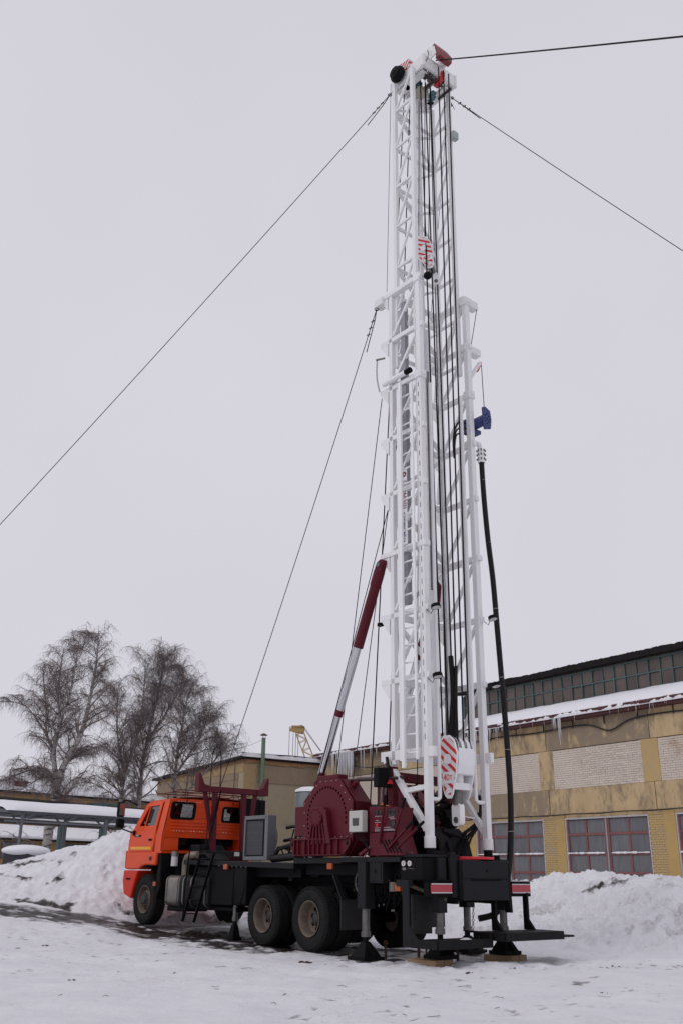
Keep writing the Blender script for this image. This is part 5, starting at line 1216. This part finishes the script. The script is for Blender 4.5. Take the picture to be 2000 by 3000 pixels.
for k in range(3): hb.path(smooth_path([(-2.3 - .03 * k, -.74, 2.3), (-2.32 - .03 * k, -.66, 2.05), (-2.3 - .04 * k, -.42 - .03 * k, 1.85), (-2.3 - .04 * k, -.28 - .03 * k, 1.54)]), .02, 6)
hb.path(smooth_path([(-2.0, -.52, 5.1), (-2.05, -.5, 4.4), (-2.05, -.42, 3.7), (-2.0, -.4, 3.1)]), .05, 10)
hb.obj('hydraulic_hoses', HOSE, RIG)
hb = MB()
for k in range(3): hb.path(smooth_path([(-2.55, -.78, 9.75 - .1 * k), (-2.45, -.5 - .02 * k, 9.8 - .12 * k), (-2.42, -.36 - .03 * k, 9.45), (-2.38, -.40, 9.0)]), .018, 6)
hb.obj('hydraulic_hoses', HOSE, RIG)
# blue tugger winch
BW = MB().panel([(-.08, -.26), (.10, -.20), (.13, .0), (.10, .20), (-.04, .26), (-.12, .22), (-.10, -.20)], [circ(cx, cz, .018, 8) for cx, cz in ((0, 0), (.05, .06), (-.05, .06), (.05, -.06), (-.05, -.06), (0, .11), (0, -.11), (.07, 0), (-.06, 0))], lambda u, v, ww: (-2.85 + ww * 1.0, -.90 - u, 9.86 + v), .03).obj('tugger_winch', BLUE, RIG, bevel=.004)
MB().tube((-2.82, -.90, 9.86), (-2.45, -.82, 9.80), .11, n=18).obj('winch_drum', BLUE, BW)
MB().box((-2.60, -.70, 9.62), (-2.40, -.98, 9.70)).box((-2.44, -.72, 9.62), (-2.36, -.95, 9.95)).obj('winch_bed', BLUE, BW, bevel=.006)
MB().tube((-2.62, -1.06, 11.25), (-2.72, -.98, 9.9), .008, n=5).obj('winch_rope', THIN, RIG)
MB().tube((-2.60, -1.02, 12.6), (-2.58, -.78, 11.5), .008, n=5).obj('winch_rope', THIN, RIG)
# ------------------------------------------------------------------ hook blocks (hang in the mast: things of their own)
def hook_block(loc, tilt, label, num):
    H = empty('hook_block', (0, 0, 0)); H.matrix_world = RIG.matrix_basis @ Matrix.Translation(loc) @ tilt
    tag(H, label, 'hook block')
    sp = [(-.16, .42), (-.05, .50), (.10, .50), (.22, .40), (.24, .20), (.21, -.15), (.09, -.50), (.03, -.545), (-.05, -.545), (-.10, -.48), (-.20, -.15), (-.24, .20)]
    S = stripes('hook_plate_stripes', (0.62, 0.012, 0.022), (0.70, 0.70, 0.70), (-.62, 0, .78), .125, duty=.45)
    for sg in (1, -1):
        pl = MB().panel(sp, [], lambda u, v, ww: (u, sg * (.215 - ww), v), .025).obj('side_plate', WHITE2, H, bevel=.005)
        sp2 = [(u * .90, v * .90 + .005) for u, v in sp]
        MB().panel([p for p in sp2 if True], [], lambda u, v, ww: (u, sg * (.2155 + .002 - ww * .5), v), .003).obj('stripe_panel', S, pl, smooth=0)
        MB().lathe((0, sg * .216, .10), (0, sg, 0), [(0, .085), (.012, .085), (.014, 0)], 22).obj('axle_cap', WHITE2, pl)
        MB().lathe((0, sg * .216, -.42), (0, sg, 0), [(0, .05), (.010, .05), (.012, 0)], 16).obj('pin', WHITE2, pl)
        if num:
            MB().panel(rrect(-.14, -.30, .13, -.11, .02), [], lambda u, v, ww: (u, sg * (.2195 + ww * .3), v), .003).obj('number_field', WHITE2, pl, smooth=0)
            text_obj('40т', .15, frame((0, sg * .222, -.205), (-sg, 0, 0), (0, 0, 1)), pl, SREDP, 'number')
    # curved shell with rope slots on both faces
    for fs in (-1, 1):
        prof = [(.10, .47), (.17, .44), (.222, .37), (.238, .28), (.24, .20), (.225, 0), (.20, -.14), (.18, -.16)]
        sl = [( -.14, .035), (0, .035), (.14, .035)]
        ys = [-.19, -.175, -.105, -.035, .035, .105, .175, .19]
        mb = MB()
        for i in range(len(prof) - 1):
            for j in range(len(ys) - 1):
                if i < 3 and j in (1, 3, 5): continue
                p, q = prof[i], prof[i + 1]; mb.add([(fs * p[0], ys[j], p[1]), (fs * p[0], ys[j + 1], p[1]), (fs * q[0], ys[j + 1], q[1]), (fs * q[0], ys[j], q[1])], [(0, 1, 2, 3)])
        mb.obj('shell', WHITE2, H, smooth=50)
    MB().box((-.10, -.19, .465), (.10, .19, .475)).obj('shell_top', WHITE2, H) if False else None
    for y in (-.14, 0, .14): MB().lathe((0, y, .12), (0, 1, 0), [(-.05, .19), (-.05, .215), (0, .18), (.05, .215), (.05, .19), (.02, .05), (-.02, .05)], 28, closed=True).obj('sheave', INT, H)
    MB().box((-.15, -.18, -.16), (.15, .18, -.13)).obj('shell_floor', WHITE2, H)
    MB().tube((0, 0, -.14), (0, 0, -.36), .11, n=24).obj('swivel', WHITE2, H)
    MB().box((-.12, -.20, -.40), (.12, .20, -.28)).obj('cross_beam', WHITE2, H, bevel=.01)
    MB().tube((0, 0, -.40), (0, 0, -.64), .085, n=20).obj('hook_stem', CGREY if False else STEEL, H)
    MB().prism(rrect(-.10, -.98, .10, -.60, .08, 5), lambda u, v, ww: (u, .055 - ww, v), .11).obj('hook_shank', WHITE2, H, bevel=.008)
    MB().lathe((0, .056, -.88), (0, 1, 0), [(0, .05), (.012, .05), (.014, .03), (.006, .028), (.006, 0)], 18).obj('hook_pin', STEEL, H)
    return H
hook_block((-2.58, 0, 3.02), Matrix.Identity(4), 'white hook block with red stripes and 40т hanging low in the mast', True)
hook_block((-2.20, .06, 13.72), Matrix.Rotation(R(-14), 4, 'X') @ Matrix.Rotation(R(10), 4, 'Y') @ Matrix.Rotation(R(35), 4, 'Z') @ Matrix.Scale(.80, 4), 'small red-striped block hanging high inside the mast', True)
# ------------------------------------------------------------------ guy wires
def rw(p):  # rig local to world
    return RIG.matrix_basis @ V3(p)
RIG.matrix_basis
def guy(a, b, drop, label, r=.009, clamp=True):
    G = empty('guy_wire', a); tag(G, label, 'cable', 'guy wires of the mast')
    P = sag((0, 0, 0), V3(b) - V3(a), drop, 24)
    MB().path(P, r, 5).obj('rope', THIN, G)
    d = (P[1] - P[0]).normalized()
    if clamp:
        c = MB()
        for t in (.35, .5, .65): c.beam(d * t - V3((.03, 0, .02)), d * t + V3((.03, 0, .03)), .02, .03)
        c.obj('rope_clips', STEEL, G)
        MB().path([d * .08, d * .3 + V3((.03, 0, -.03)), d * .95 + V3((.05, 0, -.09))], .010, 5).obj('rope_tail', THIN, G)
        MB().lathe(d * .08, (0, 1, 0), [(-.015, .035), (0, .05), (.015, .035)], 12).obj('shackle', BLACK, G)
bpy.context.view_layer.update()
guy(rw((-1.70, .55, 18.35)), (-15.6, 22.8, .4), .25, 'long guy wire running from the mast top down to the left')
guy(rw((-2.42, -.62, 18.42)), (19.2, 13.3, .3), .2, 'guy wire sloping from the mast top down to the right edge')
guy(rw((-2.72, .10, 18.80)), (13.0, -3.2, .2), .15, 'thick frosty guy line leaving the mast top nearly level to the right', r=.016, clamp=False)
guy(rw((-1.42, .76, 12.55)), rw((4.5, .33, 3.05)), .12, 'guy wire from mid mast to the maroon rest behind the cab')
# loop and tail of that wire at the mast rest
tl = empty('rope_tail', rw((4.5, .33, 3.05))); tag(tl, 'looped end of black wire rope hanging from the maroon mast rest', 'cable')
i4 = lambda p: rw(p) - rw((4.5, .33, 3.05))
MB().path(smooth_path([i4((4.46, .36, 3.0)), i4((4.46, .36, 3.5)), i4((4.46, .40, 3.85)), i4((4.46, .52, 3.92)), i4((4.46, .60, 3.7)), i4((4.44, .62, 3.2)), i4((4.4, .66, 2.5)), i4((4.3, .72, 1.95)), i4((4.25, .80, 1.75))]), .012, 6).obj('rope', THIN, tl)
MB().path([i4((4.44, .34, 3.0)), i4((4.42, .42, 2.6)), i4((4.36, .60, 2.05)), i4((4.3, .66, 1.8))], [.016, .022, .024, .02], 6).obj('turnbuckle', BLACK, tl)
# timber pads under the rear jacks
for (x, y, wx, lab) in ((-2.82, .95, .27, 'short timber pad under the near rear jack foot'), (-2.78, -.78, .27, 'timber pad under the far rear jack foot by the platform')):
    p = rw((x, y, 0)); T = empty('timber_pad', p, R(90) + RA + R(8)); tag(T, lab, 'timber')
    MB().box((-wx, -.22, -.05), (wx, -.005, .082)).obj('plank', WOOD, T, bevel=.006); MB().box((-wx, .005, -.05), (wx, .22, .080)).obj('plank', WOOD, T, bevel=.006)
# ------------------------------------------------------------------ rusty ring-top stakes left in the snow around the tail
for i, (x, y, h, lab) in enumerate(((.82, 17.0, .22, 'rusty ring-topped peg between the side jack foot and rear wheel'), (1.33, 16.6, .22, 'rusty peg left of the pair under the near platform'), (1.44, 16.45, .20, 'rusty peg right of the pair under the near platform'), (1.90, 16.1, .20, 'rusty peg right of the near rear jack foot'))):
    K = empty('steel_peg', (x, y, 0), i * .7); tag(K, lab, 'peg', 'rusty pegs in the snow')
    MB().box((-.022, -.016, -.1), (.022, .016, h)).obj('shaft', RUST, K, bevel=.008)
    MB().lathe((0, 0, h), (0, 1, 0), [(-.016, .018), (-.016, .038), (.016, .038), (.016, .018)], 14, closed=True).obj('ring', RUST, K)
# ------------------------------------------------------------------ far left: yellow building, low wing, canopy, pipe rack
FAROC = mat('far_ochre_wall', (0.42, 0.265, 0.11), (0.33, 0.20, 0.08), rough=0.9, nscale=1.2, stretch=(3, 3, .6), c3=(.36, .25, .12), n3=2.5, lo3=.58, hi3=.7)
DKPANE = mat('dark_far_pane', (.06, .065, .07), rough=.2, rnd=.2)
def prism_along(mb, A, B, poly):
    """extrude (offset-right, z) polygon from A to B on plan"""
    A, B = V3((A[0], A[1], 0)), V3((B[0], B[1], 0)); d = (B - A).normalized(); nr = V3((d.y, -d.x, 0)); L = (B - A).length
    return mb.prism(poly, lambda u, v, ww: A + d * ww + nr * u + V3((0, 0, v)), L)
e1 = V3((5.24, 6.0, 0)).normalized()
FB = empty('far_building'); tag(FB, 'long ochre building with snowy roof behind the birches', 'building')
A0 = V3((-19.4, 56, 0)) - e1 * 14; B0 = V3((-14.16, 62, 0)) + e1 * 26
prism_along(MB(), A0, B0, [(0, -.5), (0, 5.5), (-8, 5.5), (-8, -.5)]).obj('wall', FAROC, FB)
prism_along(MB(), A0, B0, [(.15, 5.50), (.15, 5.58), (-4, 6.25), (-8.2, 5.58), (-8.2, 5.50)]).obj('roof', ROOFD, FB)
prism_along(MB(), A0, B0, [(.13, 5.585), (.05, 5.72), (-4, 6.45), (-8, 5.75), (-8.1, 5.6), (-4, 6.26)]).obj('roof_snow', mat('thin_roof_snow', (.72, .72, .76), (.35, .33, .34), rough=.9, nscale=3, lo=.5, hi=.62), FB)
prism_along(MB(), A0, B0, [(.22, 5.45), (.22, 5.5), (.16, 5.5), (.16, 5.45)]).obj('gutter', CABLEM, FB)
REDB = mat('red_chimney_brick', (.17, .045, .035), (.12, .035, .03), rough=.9, nscale=9)
cch = V3((-18.35, 58, 0)) - V3((e1.y, -e1.x, 0)) * 1.0
FBc = MB().box((cch.x - .30, cch.y - .3, 5.5), (cch.x + .30, cch.y + .3, 6.25)).box((cch.x - .37, cch.y - .37, 6.18), (cch.x + .37, cch.y + .37, 6.3)).obj('chimney', REDB, FB, bevel=.02)
e2 = V3((3.09, 4.0, 0)).normalized()
LB = empty('low_wing'); tag(LB, 'low brown outbuilding with thick roof snow seen under the canopy', 'building')
A1 = V3((-16.95, 50, 0)) - e2 * 9; B1 = V3((-13.86, 54, 0)) + e2 * 14
prism_along(MB(), A1, B1, [(-.35, -.5), (-.35, 2.75), (-4, 3.4), (-4, -.5)]).obj('wall', FAROC, LB)
prism_along(MB(), A1, B1, [(.1, 2.70), (.1, 2.78), (-4, 3.45), (-4, 3.35)]).obj('roof', ROOFD, LB)
prism_along(MB(), A1, B1, [(.14, 2.79), (.16, 2.92), (-.2, 3.02), (-3.9, 3.66), (-4, 3.46)]).obj('roof_snow', SNOW, LB, bevel=.06)
nr = V3((e2.y, -e2.x, 0))
for a, b, z0, z1 in ((.35, 2.0, 1.85, 2.62), (4.3, 5.7, 1.9, 2.62), (7.2, 8.8, 1.9, 2.62)):
    c0 = V3((-16.95, 50, 0)) + e2 * a - nr * .33; c1 = V3((-16.95, 50, 0)) + e2 * b - nr * .33
    wv = MB()
    for t in (0, .33, .66, 1): p = c0.lerp(c1, t); wv.beam(p + V3((0, 0, z0)), p + V3((0, 0, z1)), .05, .05)
    for z in (z0, (z0 + z1) / 2, z1): wv.beam(c0 + V3((0, 0, z)), c1 + V3((0, 0, z)), .05, .05)
    wo = wv.obj('window', mat('grey_frame', (.10, .10, .105), rough=.7), LB)
    for i in range(3):
        p, q = c0.lerp(c1, i / 3), c0.lerp(c1, (i + 1) / 3)
        for za, zb in ((z0, (z0 + z1) / 2), ((z0 + z1) / 2, z1)):
            MB().add([p + V3((0, 0, za)) - nr * .01, q + V3((0, 0, za)) - nr * .01, q + V3((0, 0, zb)) - nr * .01, p + V3((0, 0, zb)) - nr * .01], [(0, 1, 2, 3)]).obj('pane', mat('pale_far_pane', (.17, .175, .18), rough=.3, rnd=.25), wo, smooth=0)
# canopy
GSTEEL = mat('galvanised_post', (.17, .18, .20), (.12, .125, .14), rough=.5, metal=.4, nscale=6)
CAN = empty('open_canopy'); tag(CAN, 'open-sided steel canopy carrying a thick snow roof, left of the cab', 'canopy')
ec = V3((3.18, 3.5, 0)).normalized(); nc = V3((ec.y, -ec.x, 0))   # nc points toward the camera side
CA = V3((-10.2, 31.0, 0)); CL = 8.0
def cp(t, u, z): return CA + ec * t + nc * u + V3((0, 0, z))
CA0, CB0 = cp(-.2, 0, 0), cp(CL, 0, 0)
prism_along(MB(), CA0, CB0, [(0, 3.00), (0, 3.03), (-1.3, 3.20), (-2.6, 3.03), (-2.6, 3.00), (-1.3, 3.17)]).obj('roof_sheet', GSTEEL, CAN)
na, nb = 120, 11; mb = MB()
for i in range(na):
    t = -.3 + (CL + .3) * i / (na - 1)
    for j in range(nb):
        u = .10 - 2.8 * j / (nb - 1); e = min(j, nb - 1 - j, 2) / 2; e3 = min(i, 8) / 8
        nv = float(fbm(np.array([t * .5]), np.array([u * .6]), 3, 51)[0])
        mb.v.append(tuple(cp(t, u + (.05 * nv if j == 0 else 0), 3.035 + .17 * (1 - abs((u + 1.3) / 1.4)) + (.05 + .17 * math.sqrt(e)) * (.35 + .65 * math.sqrt(e3)) * (1 + nv * .5) - (.03 if j in (0, nb - 1) else 0))))
for i in range(na - 1):
    for j in range(nb - 1): mb.f.append((i * nb + j, i * nb + j + 1, (i + 1) * nb + j + 1, (i + 1) * nb + j))
for j0 in (0, nb - 1):
    k = len(mb.v)
    for i in range(na):
        p = mb.v[i * nb + j0]; mb.v.append((p[0], p[1], 3.03))
    for i in range(na - 1): mb.f.append((i * nb + j0, (i + 1) * nb + j0, k + i + 1, k + i))
mb.obj('roof_snow', SNOW, CAN, smooth=60)
cor = MB()
for k in range(23): t = 4.2 + .16 * k; cor.beam(cp(t, .06, 3.02), cp(t + .07, .06, 3.02), .03, .05)
cor.obj('corrugated_edge', CABLEM, CAN)
for t, u, r, mt in ((.4, -.15, .05, GSTEEL), (-1.3 + 2.0, -2.3, .05, GSTEEL), (3.1, -1.9, .07, GSTEEL), (3.6, -.2, .075, GSTEEL), (7.0, -.2, .075, GSTEEL), (7.0, -2.3, .07, GSTEEL)):
    MB().tube(cp(t, u, .0), cp(t, u, 3.0), r, n=12).obj('post', mt, CAN)
for t in (.4, 2.0, 3.6, 5.3, 7.0):
    MB().beam(cp(t, -.05, 2.96), cp(t, -2.55, 2.96), .05, .06).beam(cp(t, -.2, 2.75), cp(t + .4, -.1, 2.97), .04, .04).beam(cp(t, -.9, 2.97), cp(t, -.2, 2.6), .04, .04).obj('truss', GSTEEL, CAN)
for u in (-.12, -.9, -1.7, -2.5): MB().beam(cp(-.2, u, 2.99), cp(CL, u, 2.99), .05, .05).obj('purlin', GSTEEL, CAN)
MB().beam(cp(-.2, -.15, 2.72), cp(CL, -.15, 2.72), .04, .05).obj('tie_bar', GSTEEL, CAN)
# a sheet of sagging snow slipped behind the front beam
# pipe rack behind the canopy on teal columns
PR = empty('pipe_rack'); tag(PR, 'pair of black overhead pipes on teal columns behind the canopy', 'pipe')
pu0, pu1 = V3((-12.44, 36, 3.75)), V3((-10.16, 42, 3.88)); du = (pu1 - pu0)
MB().tube(pu0 - du * 1.2, pu1 + du * .6, .055, n=10).obj('pipe', CABLEM, PR)
pl0, pl1 = V3((-12.33, 36, 2.98)), V3((-8.9, 42, 3.0)); dl = pl1 - pl0
MB().tube(pl0 - dl * 1.2, pl1 + dl * .8, .10, n=12).obj('pipe', mat('lagged_pipe', (.035, .028, .028), rough=.8), PR)
MB().path([p + V3((0, 0, .11)) for p in (pl0 - dl * 1.2, pl0, pl1, pl1 + dl * .8)], .07, 8).obj('pipe_snow', SNOW, PR)
for x, y, h, r in ((-11.69, 42, 3.2, .17), (-9.96, 42, 3.15, .11), (-9.91, 41.6, 4.0, .10)): MB().tube((x, y, 0), (x, y, h), r, n=14).obj('column', TEAL, PR)
MB().box((-10.6, 41.4, 3.88), (-9.2, 41.6, 3.96)).obj('cross_arm', TEAL, PR)
for i, (a, b, d, r, lab) in enumerate(((( -9.9, 41.6, 3.95), ws(63.5, 28.3, 7.15), .5, .045, 'thick black cable rising from the teal column to the annex eave'), ((-9.8, 41.6, 3.9), (-5.0, 38.0, 3.55), .2, .018, 'thin black cable running from the teal column behind the cab roof'))):
    Cb = empty('overhead_cable', a); tag(Cb, lab, 'cable'); MB().path(sag((0, 0, 0), V3(b) - V3(a), d, 20), r, 6).obj('line', CABLEM, Cb)
# snow-covered flat thing half buried behind the left bank
SB = empty('buried_trailer', (-9.35, 30.0, 0), R(-8)); tag(SB, 'dark flat object under a smooth cushion of snow on the left bank', 'trailer')
MB().box((-.42, -.6, .5), (.35, .6, 1.80)).obj('body', mat('purple_dark', (.03, .025, .04), rough=.6), SB, bevel=.03)
MB().sphere((0, 0, 1.82), 1, 12, (.66, .9, .17)).obj('snow_cushion', SNOW, SB, smooth=70)
# ------------------------------------------------------------------ lattice crane boom far behind
CY = mat('crane_yellow', (.42, .29, .10), (.34, .22, .08), rough=.6, nscale=2)
CR = empty('crane_boom', (-2.0, 75, 0)); tag(CR, 'distant yellow lattice crane boom rising behind the annex roof', 'crane')
b0 = V3((2.2, 0, 4.0)); b1 = V3((-1.05, 0, 11.65)); dd = (b1 - b0).normalized(); sx = V3((dd.z, 0, -dd.x)); sy = V3((0, 1, 0)); L = (b1 - b0).length
cord = MB()
for i in (-1, 1):
    for j in (-1, 1): cord.tube(b0 + sx * .36 * i + sy * .36 * j, b1 + sx * .30 * i + sy * .30 * j, .045, n=6)
cord.obj('chords', CY, CR)
lac = MB(); n = 12
for k in range(n):
    p, q = b0 + dd * L * k / n, b0 + dd * L * (k + 1) / n; s_ = 1 if k % 2 else -1
    for j in (-1, 1):
        lac.tube(p + sx * .33 * s_ + sy * .33 * j, q - sx * .33 * s_ + sy * .33 * j, .022, n=4); lac.tube(p + sy * .33 * s_ + sx * .33 * j, q - sy * .33 * s_ + sx * .33 * j, .022, n=4); lac.tube(q + sx * .33 + sy * .33 * j, q - sx * .33 + sy * .33 * j, .022, n=4)
lac.obj('lacing', CY, CR)
hd = MB().beam(b1 + V3((.3, 0, .1)), (-1.85, 0, 11.9), .5, .42, w1=.3, h1=.22).beam(b1 + sx * .3, (-.75, 0, 12.15), .2, .2).beam((-.75, 0, 12.1), (-1.7, 0, 12.1), .3, .2)
hd.obj('boom_head', CY, CR, bevel=.03)
MB().lathe((-.93, -.2, 12.02), (0, 1, 0), [(0, .2), (.4, .2)], 18).lathe((-1.75, -.15, 11.95), (0, 1, 0), [(0, .15), (.3, .15)], 16).obj('sheave', mat('crane_rust', (.16, .09, .05), rough=.7), CR)
for x, z in ((-1.85, 5), (-1.55, 5), (-1.35, 5), (-1.15, 7.5)): MB().tube((x, 0, 11.8), (x, 0, z), .018, n=4).obj('hoist_rope', THIN, CR)
for a in ((-.75, 0, 12.15), (-.8, .3, 12.1)): MB().tube(a, (1.9, 0, 8.6), .018, n=4).obj('pendant', THIN, CR)
# ------------------------------------------------------------------ birches
BARK = mat('birch_bark', (.42, .39, .37), (.30, .27, .26), rough=.85, nscale=3, c3=(.035, .03, .03), n3=3.2, lo3=.50, hi3=.58, stretch=(1.2, 1.2, 3.5))
TWIG = mat('birch_twig', (.13, .098, .098), (.17, .13, .125), rough=.9, nscale=4)
LIMB = mat('birch_limb', (.27, .23, .215), (.14, .11, .105), rough=.85, nscale=3)
def grow(tr, lim, tw, pts, r0, r1, rng, spread, density, lvl=0, droop=.28):
    """main stem polyline with limbs, branchlets and hanging twigs"""
    P = smooth_path(pts, 6)
    n = len(P); rs = [r0 + (r1 - r0) * i / (n - 1) for i in range(n)]
    tr.path(P, rs, 9 if lvl == 0 else 6)
    tot = sum((P[i + 1] - P[i]).length for i in range(n - 1)); acc = 0
    for i in range(2, n - 1):
        t = i / (n - 1)
        for k in range(int(density * .62 + rng.random())):
            a = rng.uniform(0, 2 * math.pi); d = (P[i + 1] - P[i]).normalized()
            out_ = V3((math.cos(a), math.sin(a) * .9, 0)); L = spread * (1.15 - .62 * t) * rng.uniform(.55, 1.15)
            dirn = (out_ * rng.uniform(.6, 1.0) + V3((0, 0, rng.uniform(.6, 1.7)))).normalized()
            branch(lim, tw, P[i], dirn, L, rs[i] * .42, rng, droop)
def branch(lim, tw, p, d, L, r, rng, droop, lvl=0):
    segs = 7; pts = [p]; cur = d.copy(); r = max(.008, min(r, .036))
    for s_ in range(segs):
        bend = droop * (s_ / segs) ** 1.4
        cur = (cur + V3((rng.gauss(0, .16), rng.gauss(0, .16), rng.gauss(0, .10) - bend * .55))).normalized()
        pts.append(pts[-1] + cur * (L / segs))
    lim.path(pts, [r * (1 - .8 * i / segs) + .0028 for i in range(segs + 1)], 4, cap=False)
    for i in range(2, segs + 1):
        for k in range(1):
            if lvl == 0 and rng.random() < .85:
                a = rng.uniform(0, 6.283); dd_ = (cur * .8 + V3((math.cos(a), math.sin(a), rng.uniform(.1, 1.0)))).normalized()
                branch(lim, tw, pts[i], dd_, L * rng.uniform(.28, .5), r * .4, rng, droop * 1.3, 1)
            for kk in range(2): twig(tw, pts[i].lerp(pts[i - 1], rng.random()), rng, rng.uniform(.25, .75))
def twig(tw, p, rng, L):
    a = rng.uniform(0, 6.283); d = V3((math.cos(a) * .8, math.sin(a) * .8, rng.uniform(-.2, .6))).normalized(); pts = [p]
    for s_ in range(4):
        d = (d + V3((rng.gauss(0, .15), rng.gauss(0, .15), -.42))).normalized(); pts.append(pts[-1] + d * (L / 4))
    tw.path(pts, [.0036, .0032, .0027, .0022, .0016], 3, cap=False)
    if rng.random() < .6:
        q = pts[2]; d2 = V3((rng.gauss(0, .5), rng.gauss(0, .5), -.5)).normalized(); tw.path([q, q + d2 * L * .22, q + d2 * L * .3 + V3((0, 0, -L * .25))], [.003, .0026, .002], 3, cap=False)
def birch(name, base, stems, label, seed, spread, density, limbs=()):
    T = empty(name, base); tag(T, label, 'tree', 'bare birches beyond the canopy'); rng = random.Random(seed)
    tr, lim, tw = MB(), MB(), MB()
    for pts, r0, r1 in stems: grow(tr, lim, tw, [V3(p) - V3(base) for p in pts], r0, r1, rng, spread, density)
    for pts, r0 in limbs:
        q = smooth_path([V3(p) - V3(base) for p in pts], 4); lim.path(q, [r0 * (1 - .75 * i / (len(q) - 1)) for i in range(len(q))], 6)
        for i in range(3, len(q)):
            for k in range(1): branch(lim, tw, q[i], V3((rng.uniform(-1, .3), rng.uniform(-.5, .5), rng.uniform(-.1, .6))).normalized(), rng.uniform(.5, 1.1), .02, rng, .7)
    tr.obj('trunk', BARK, T, smooth=60); lim.obj('limbs', LIMB, T, smooth=60); tw.obj('twigs', TWIG, T, smooth=0)
j = random.Random(3)
birch('birch_tree', (-11.65, 40, 0), [([(-11.65, 40, -.2), (-11.66, 40, 2.9), (-11.57, 40, 4.0), (-11.57, 40, 4.74)], .20, .17),
      ([(-11.57, 40, 4.7), (-11.87, 40.1, 5.9), (-11.8, 40.2, 7.16), (-12.03, 40.2, 8.44), (-12.0, 40.2, 10.3)], .12, .02),
      ([(-11.55, 40, 4.7), (-11.25, 39.9, 5.54), (-10.74, 39.8, 6.6), (-10.52, 39.8, 8.07), (-10.42, 39.8, 9.57), (-10.46, 39.8, 10.7)], .15, .02),
      ([(-11.85, 40.1, 5.9), (-12.34, 40.4, 6.64), (-12.55, 40.5, 7.78), (-12.9, 40.6, 9.3)], .07, .015),
      ([(-11.8, 40.2, 7.1), (-11.35, 39.7, 8.3), (-11.2, 39.6, 10.6)], .06, .015)],
      'large twin-stemmed bare birch at the left, nearest the yellow chimneyed building', 11, 1.9, 2,
      limbs=[([(-11.6, 40, 4.75), (-12.1, 40, 5.2), (-12.8, 39.9, 5.1), (-13.6, 39.8, 4.7)], .055), ([(-11.6, 40, 4.7), (-12.2, 40.1, 4.85), (-13.0, 40.2, 4.4)], .045), ([(-11.1, 40, 5.6), (-10.5, 40, 5.8), (-9.9, 40, 6.0)], .035), ([(-12.4, 40.3, 6.7), (-13.2, 40.2, 7.7), (-14.0, 40.2, 8.0)], .035)])
birch('birch_tree', (-10.2, 46, 0), [([(-10.2, 46, -.2), (-10.2, 46, 4.2), (-10.05, 46, 5.9), (-9.6, 46, 8.2), (-9.6, 46, 11.0)], .12, .014), ([(-10.1, 46, 5.5), (-10.7, 46.2, 7.5), (-10.9, 46.2, 9.6)], .07, .015)],
      'slender bare birch standing in the middle of the birch group', 22, 2.1, 5, limbs=[([(-10.2, 46, 4.4), (-11.0, 46, 4.9), (-11.9, 46, 5.3)], .035)])
birch('birch_tree', (-9.4, 46.6, 0), [([(-9.4, 46.6, -.2), (-9.45, 46.6, 4.55), (-9.35, 46.6, 7.0), (-8.9, 46.6, 9.9), (-8.85, 46.6, 11.3)], .125, .014), ([(-9.35, 46.6, 7), (-8.3, 46.7, 9), (-7.7, 46.7, 10.2)], .06, .014)],
      'tall bare birch whose trunk rises just left of the cab mirror', 33, 2.1, 5)
birch('birch_tree', (-8.4, 50, 0), [([(-8.4, 50, -.2), (-8.4, 50, 6.0), (-8.2, 50, 8.7), (-8.0, 50, 10.2)], .11, .014), ([(-8.35, 50, 6), (-7.3, 50, 7.8), (-6.9, 50, 9.0)], .07, .014), ([(-8.3, 50, 4.5), (-6.6, 50, 6.4), (-6.0, 50, 7.6)], .07, .014)],
      'bare drooping birch nearest the annex roof', 44, 2.2, 5)

# ------------------------------------------------------------------ small litter on the snow and the badge lettering
db = MB(); rg = random.Random(9)
for (x, y, r) in ((-.45, 15.6, .05), (-.38, 15.65, .04), (.15, 16.3, .03), (-3.3, 13.2, .02), (1.9, 14.6, .035), (1.6, 14.5, .02), (4.1, 15.8, .03), (4.3, 15.9, .02), (-2.2, 14.1, .02), (2.6, 15.2, .025), (-4.8, 17.0, .03), (3.2, 12.4, .012), (-1.4, 12.2, .015)):
    z = float(g_full(np.array([x]), np.array([y]))[0])
    for k in range(4):
        dx, dy = rg.uniform(-.06, .06), rg.uniform(-.06, .06); db.sphere((x + dx, y + dy, z + .005), r * rg.uniform(.4, 1), 4, (1, rg.uniform(.5, 1.4), .5))
for i in range(26):
    x, y = rg.uniform(-5, 6), rg.uniform(9.5, 16); z = float(g_full(np.array([x]), np.array([y]))[0]); a = rg.uniform(0, 6.28); L = rg.uniform(.03, .12)
    db.path([(x, y, z + .005), (x + math.cos(a) * L, y + math.sin(a) * L, z + .015), (x + math.cos(a + .5) * L * 1.6, y + math.sin(a + .5) * L * 1.6, z + .004)], .003, 3)
tag(db.obj('scattered_debris', mat('litter', (.10, .05, .04), (.04, .03, .03), rough=.9, nscale=8)), 'bits of bark, clods and twigs scattered on the foreground snow', None, kind='stuff')
text_obj('КАМАЗ', .045, frame((6.485, 1.257, 2.043), (-1, 0, 0), (0, 0, 1)), CAB, LENSW)
